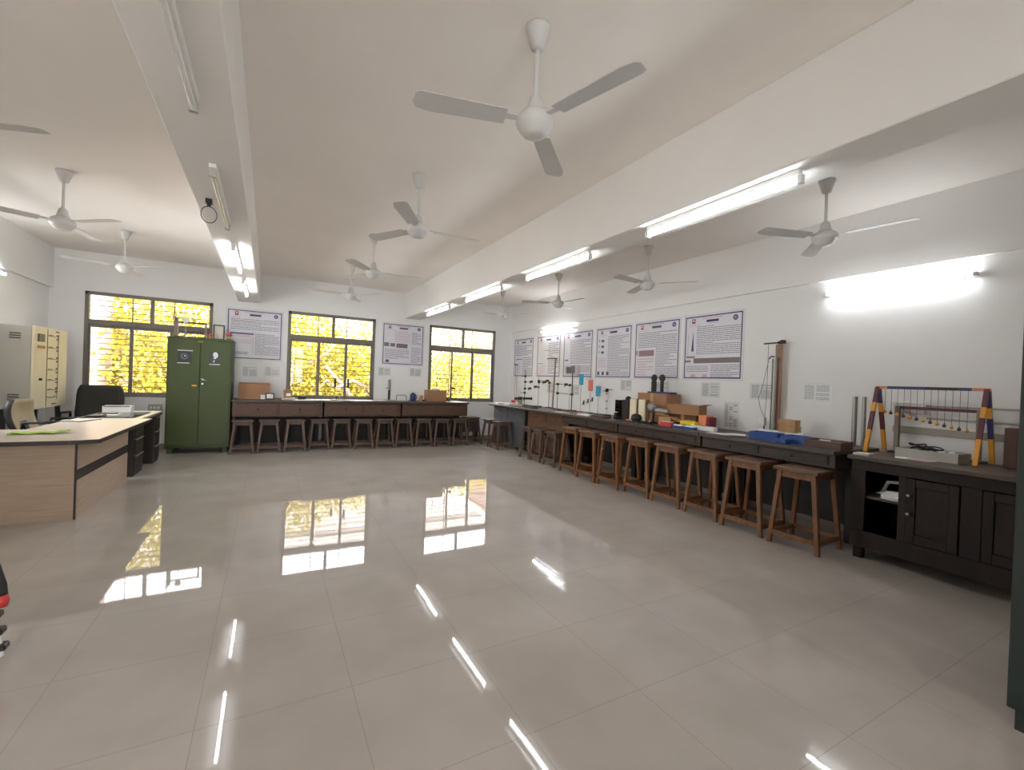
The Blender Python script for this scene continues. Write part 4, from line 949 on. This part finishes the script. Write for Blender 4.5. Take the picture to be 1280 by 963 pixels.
for k, (x, y, sx, sy, a, lab) in enumerate([(.85,8.85,.3,.2,5,'white paper on the window table left of the sleeved rods'),(1.62,8.82,.34,.22,-4,'white papers on the middle window table right of the sleeved rods'),(1.95,8.9,.2,.2,8,'white paper sheet beside the grey measuring stand')]):
    simple_box('paper_sheet', lab, 'paper', (x,y,ZBk), (sx,sy,.006), 'paper', D(a), 'papers on the window tables', 0)
t = thing('measuring_stand', 'grey upright measuring stand between second and third windows', 'measuring stand', (2.12,8.95,ZBk))
B().box(-.1,-.07,0,.09,.07,.02).build('base', 'grey_steel', t, bevel=.003); B().box(-.02,-.015,.02,.02,.015,.21).build('lower_post', 'iron', t); B().box(-.022,-.02,.21,.026,.02,.42).build('upper_scale', 'steel', t); B().cyl((-.02,0,.25),(-.07,0,.25),.006,n=8).build('screw', 'iron', t)
t = thing('wire_rack', 'bent dark wire handle frame standing on the window table', 'wire frame', (2.38,9.0,ZBk)); B().tube([(-.1,0,0),(-.1,0,.1),(-.085,0,.115),(.085,0,.115),(.1,0,.1),(.1,0,0)], .006, 8).build('wire', 'iron', t); B().box(-.12,-.05,0,.12,.05,.008).build('base', 'paper_aged', t)
t = thing('jug', 'blue bottle with white cap left of the cardboard box', 'bottle', (2.62,9.0,ZBk)); B().lathe([(.055,0),(.06,.008),(.06,.12),(.045,.15),(.022,.16),(.022,.17)], n=20).build('body', 'navy_plastic', t); B().lathe([(.026,.17),(.026,.195),(.004,.197)], n=16).build('cap', 'white_plastic', t); B().tube([(.055,0,.12),(.085,0,.11),(.085,0,.05),(.057,0,.04)], .008, 8).build('handle', 'navy_plastic', t)
t = thing('wood_wedge', 'small tan tilted wooden piece right of the blue bottle', 'wooden piece', (2.79,9.0,ZBk), D(5)); B().hexa([(-.05,-.03,0),(.02,-.03,0),(.02,.03,0),(-.05,.03,0)],[(-.0,-.03,.12),(.04,-.03,.11),(.04,.03,.11),(.0,.03,.12)]).build('block', 'wood_light', t); B().box(.03,-.02,0,.07,.02,.03).build('foot', 'iron', t)
carton('brown cardboard box at the right end of the window tables', (3.09,8.98,ZBk), D(-4), (.40,.28,.235), 'cardboard')
t = thing('clamp_rod', 'thin dark rod with clamp standing on the right cardboard box', 'rod stand', (3.12,9.0,ZBk+.236)); B().box(-.09,-.05,0,.05,.05,.03).build('base', 'paper', t, bevel=.004); B().cyl((0,0,.03),(0,0,.28),.007,n=8).build('rod', 'iron', t); B().cyl((0,0,.24),(.06,0,.24),.005,n=6).ball((.07,0,.24),.015,8).build('clamp', 'iron', t)
t = thing('flask', 'small clear flask right of the right-hand cardboard box', 'flask', (3.36,8.98,ZBk)); B().lathe([(.05,0),(.055,.01),(.03,.09),(.018,.11),(.018,.15),(.022,.155)], n=18).build('glass', 'clear', t); B().cyl((0,0,.145),(0,0,.175),.016,n=10).build('stopper', 'wood_light', t)
t = thing('window_latch', 'small dark latch on the lower middle sash of the third window', 'latch', (3.62,YB+.026,1.16)); B().box(-.04,-.02,-.02,.04,0,.02).build('plate', 'black_plastic', t)

# ------------------------------------------------------------------ stand cut off at the left edge
t = thing('tripod_stand', 'white tube with black clips and grey red-tipped bar at left edge', 'stand', (-1.045,2.89,0), 0)
B().cyl((0,0,.0),(-.06,.0,.42),.018,n=14).build('pole', 'white_plastic', t)
for k in range(3): B().box(-.03-.011*k*.9,-.025,.03+.075*k,.028-.011*k,.025,.06+.075*k).build('clip', 'black_plastic', t, bevel=.006)
B().tube([(-.16,.0,.60),(-.08,.0,.54),(-.025,0,.42),(-.002,0,.33),(.002,0,.28)], .022, 10).build('bar', 'black_leather', t); B().lathe([(.022,-.025),(.028,0),(.022,.03),(.0,.032)], (.002,0,.255), 14).build('tip', 'red', t)
B().cyl((-.05,0,.40),(-.03,0,.42),.03,n=10).build('joint', 'black_plastic', t)

# ------------------------------------------------------------------ outside
def tree(lab, base, hgt, trunk_r, crown, n, mats, seed):
    rnd = random.Random(seed)
    t = thing('tree', lab, 'tree', base, 0, 'sunlit trees outside the windows')
    b = B(); top = Vector((rnd.uniform(-.3,.3), 0, hgt))
    b.tube([(0,0,0),(top.x*.3+.1,0,hgt*.35),(top.x*.6-.1,.1,hgt*.7),tuple(top)], trunk_r, 9); b.build('trunk', 'bark', t)
    tips = []
    for k in range(9):
        a = 2*PI*k/9+rnd.uniform(-.3,.3); z0 = hgt*rnd.uniform(.35,.9); r = crown[0]*rnd.uniform(.6,1.0)
        e = Vector((r*math.cos(a), crown[1]*rnd.uniform(.4,1)*math.sin(a), z0+rnd.uniform(.3,1.4)))
        p0 = Vector((0,0,z0)); mid = p0.lerp(e,.5)+Vector((0,0,rnd.uniform(-.2,.3)))
        B().tube([p0,mid,e], trunk_r*.32, 6).build('branch', 'bark', t); tips += [mid, e]
    for k in range(5):      # bare limbs on the near side
        z0 = hgt*rnd.uniform(.75,1.0); x1 = rnd.uniform(-1.9,1.9)
        B().tube([(0,-.2,z0),(x1*.4,-.9,z0+rnd.uniform(-.1,.4)),(x1*.8,-1.2,z0+rnd.uniform(.0,.9)),(x1*1.2,-1.3,z0+rnd.uniform(-.2,1.5))], trunk_r*.3, 6).build('branch', 'bark', t)
    f = B()
    for i in range(n):
        if rnd.random() < .45: c = rnd.choice(tips)+Vector((rnd.gauss(0,.5), rnd.gauss(0,.45), rnd.gauss(0,.5)))
        else:
            while True:
                q = Vector((rnd.uniform(-1,1), rnd.uniform(-1,1), rnd.uniform(-1,1)))
                if q.length < 1: break
            c = Vector((q.x*crown[0]*1.15, q.y*crown[1], hgt+q.z*crown[2]))
        s = rnd.uniform(.04,.085)
        nrm = Vector((rnd.gauss(0,.6), -abs(rnd.gauss(.6,.5)), rnd.gauss(.5,.5))).normalized(); u = nrm.orthogonal().normalized(); u.rotate(Matrix.Rotation(rnd.uniform(0,6.28),3,nrm)); v = nrm.cross(u)
        f.m(rnd.choices((0,1,2),(5,3,2))[0]); f._add([c-u*s, c-v*s*.55, c+u*s, c+v*s*.55], [(0,1,2,3)])
    o = f.build('foliage', mats, t); o['kind'] = 'stuff'
ly = ['leaf_yellow','leaf_pale','leaf_green']
tree('yellow-leaved tree outside the first window', (-3.0,14.2,-4.2), 6.0, .16, (2.2,1.5,2.1), 16000, ly, 1)
tree('yellow-leaved tree outside the middle window, its left half', (.2,14.6,-4.2), 5.8, .15, (1.9,1.5,2.0), 14000, ly, 2)
tree('yellow-leaved tree outside the middle window, its right half', (2.9,14.0,-4.2), 5.3, .15, (1.5,1.4,1.7), 10000, ly, 3)
tree('paler yellow tree outside the third window', (6.0,14.4,-4.2), 5.2, .14, (1.4,1.4,1.7), 8000, ['leaf_pale','leaf_yellow','leaf_green'], 4)
tree('big yellow tree farther off behind the first window trees', (-3.6,19.5,-4.2), 6.8, .2, (4.2,2.0,3.2), 14000, ly, 6)
tree('big pale yellow tree farther off behind the middle window trees', (2.2,20.5,-4.2), 6.0, .2, (4.0,2.0,2.9), 13000, ['leaf_pale','leaf_yellow','leaf_green'], 7)
tree('small pale tree farther off behind the third window tree', (8.2,20.5,-4.2), 6.2, .16, (2.6,1.8,2.4), 6000, ['leaf_pale','leaf_yellow','leaf_green'], 8)
def outbuilding(lab, x0, y0, x1, y1, h):
    t = thing('building', lab, 'building', ((x0+x1)/2,(y0+y1)/2,-4.2), 0, 'pale buildings outside')
    sx, sy = (x1-x0)/2, (y1-y0)/2
    B().box(-sx,-sy,0,sx,sy,h).build('wall', 'pink_plaster', t); B().box(-sx-.1,-sy-.1,h,sx+.1,sy+.1,h+.25).build('roof', 'concrete', t)
outbuilding('pale pink building corner seen at the left of the first window', -5.6, 12.4, -3.16, 13.4, 8.5)
outbuilding('pale building seen at the right of the third window', 8.05, 15.5, 12.5, 18.5, 8.2)
t = thing('building', 'long pale backdrop added far behind the yellow trees to dim the sky', 'building', (3,30,-4.2), 0, 'pale buildings outside')
B().box(-26,-2,0,26,2,13).build('wall', 'far_backdrop', t)  # added backdrop: covers the bright sky between the trees with a dimmer tone
b = B()
for k in range(4): b.box(-26.2,-2.3,2.9+3.1*k,26.2,-2,3.15+3.1*k)
b.build('backdrop_slab', 'far_backdrop', t)
g = struct(B().box(-40, 9.6, -4.4, 40, 60, -4.2).build('ground', 'concrete'))

# ------------------------------------------------------------------ light
wd = bpy.data.worlds.new('sky'); SC.world = wd; wd.use_nodes = True
bg = wd.node_tree.nodes['Background']; bg.inputs[0].default_value = (.965,.975,1,1); bg.inputs[1].default_value = 2.5
sun = bpy.data.lights.new('sun', 'SUN'); sun.energy = 3.0; sun.angle = .01; sun.color = (1,.95,.85)
so = bpy.data.objects.new('sun', sun); COL.objects.link(so); so.rotation_euler = (math.radians(48), 0, math.radians(14))

# ------------------------------------------------------------------ camera
cam = bpy.data.cameras.new('camera'); co = bpy.data.objects.new('camera', cam); COL.objects.link(co)
cam.sensor_fit = 'HORIZONTAL'; cam.sensor_width = 36; cam.lens = 36*556/1280; cam.clip_start = .02; cam.clip_end = 300
yaw, pit, rol = .50127, -.00655, .038475
fw = Vector((math.sin(yaw)*math.cos(pit), math.cos(yaw)*math.cos(pit), math.sin(pit))); r = Vector((math.cos(yaw), -math.sin(yaw), 0)); u = r.cross(fw)
r2 = r*math.cos(rol)+u*math.sin(rol); u2 = -r*math.sin(rol)+u*math.cos(rol)
Mx = Matrix((( r2.x,u2.x,-fw.x,0),(r2.y,u2.y,-fw.y,0),(r2.z,u2.z,-fw.z,1.35),(0,0,0,1)))
co.matrix_world = Mx
SC.camera = co
SC.view_settings.view_transform = 'Standard'; SC.view_settings.look = 'None'; SC.view_settings.gamma = 1; SC.view_settings.use_curve_mapping = False
SC.view_settings.exposure = 2.78
SC.cycles.max_bounces = 10; SC.cycles.diffuse_bounces = 6; SC.cycles.transparent_max_bounces = 12; SC.cycles.use_denoising = True
SC.cycles.sample_clamp_indirect = 8
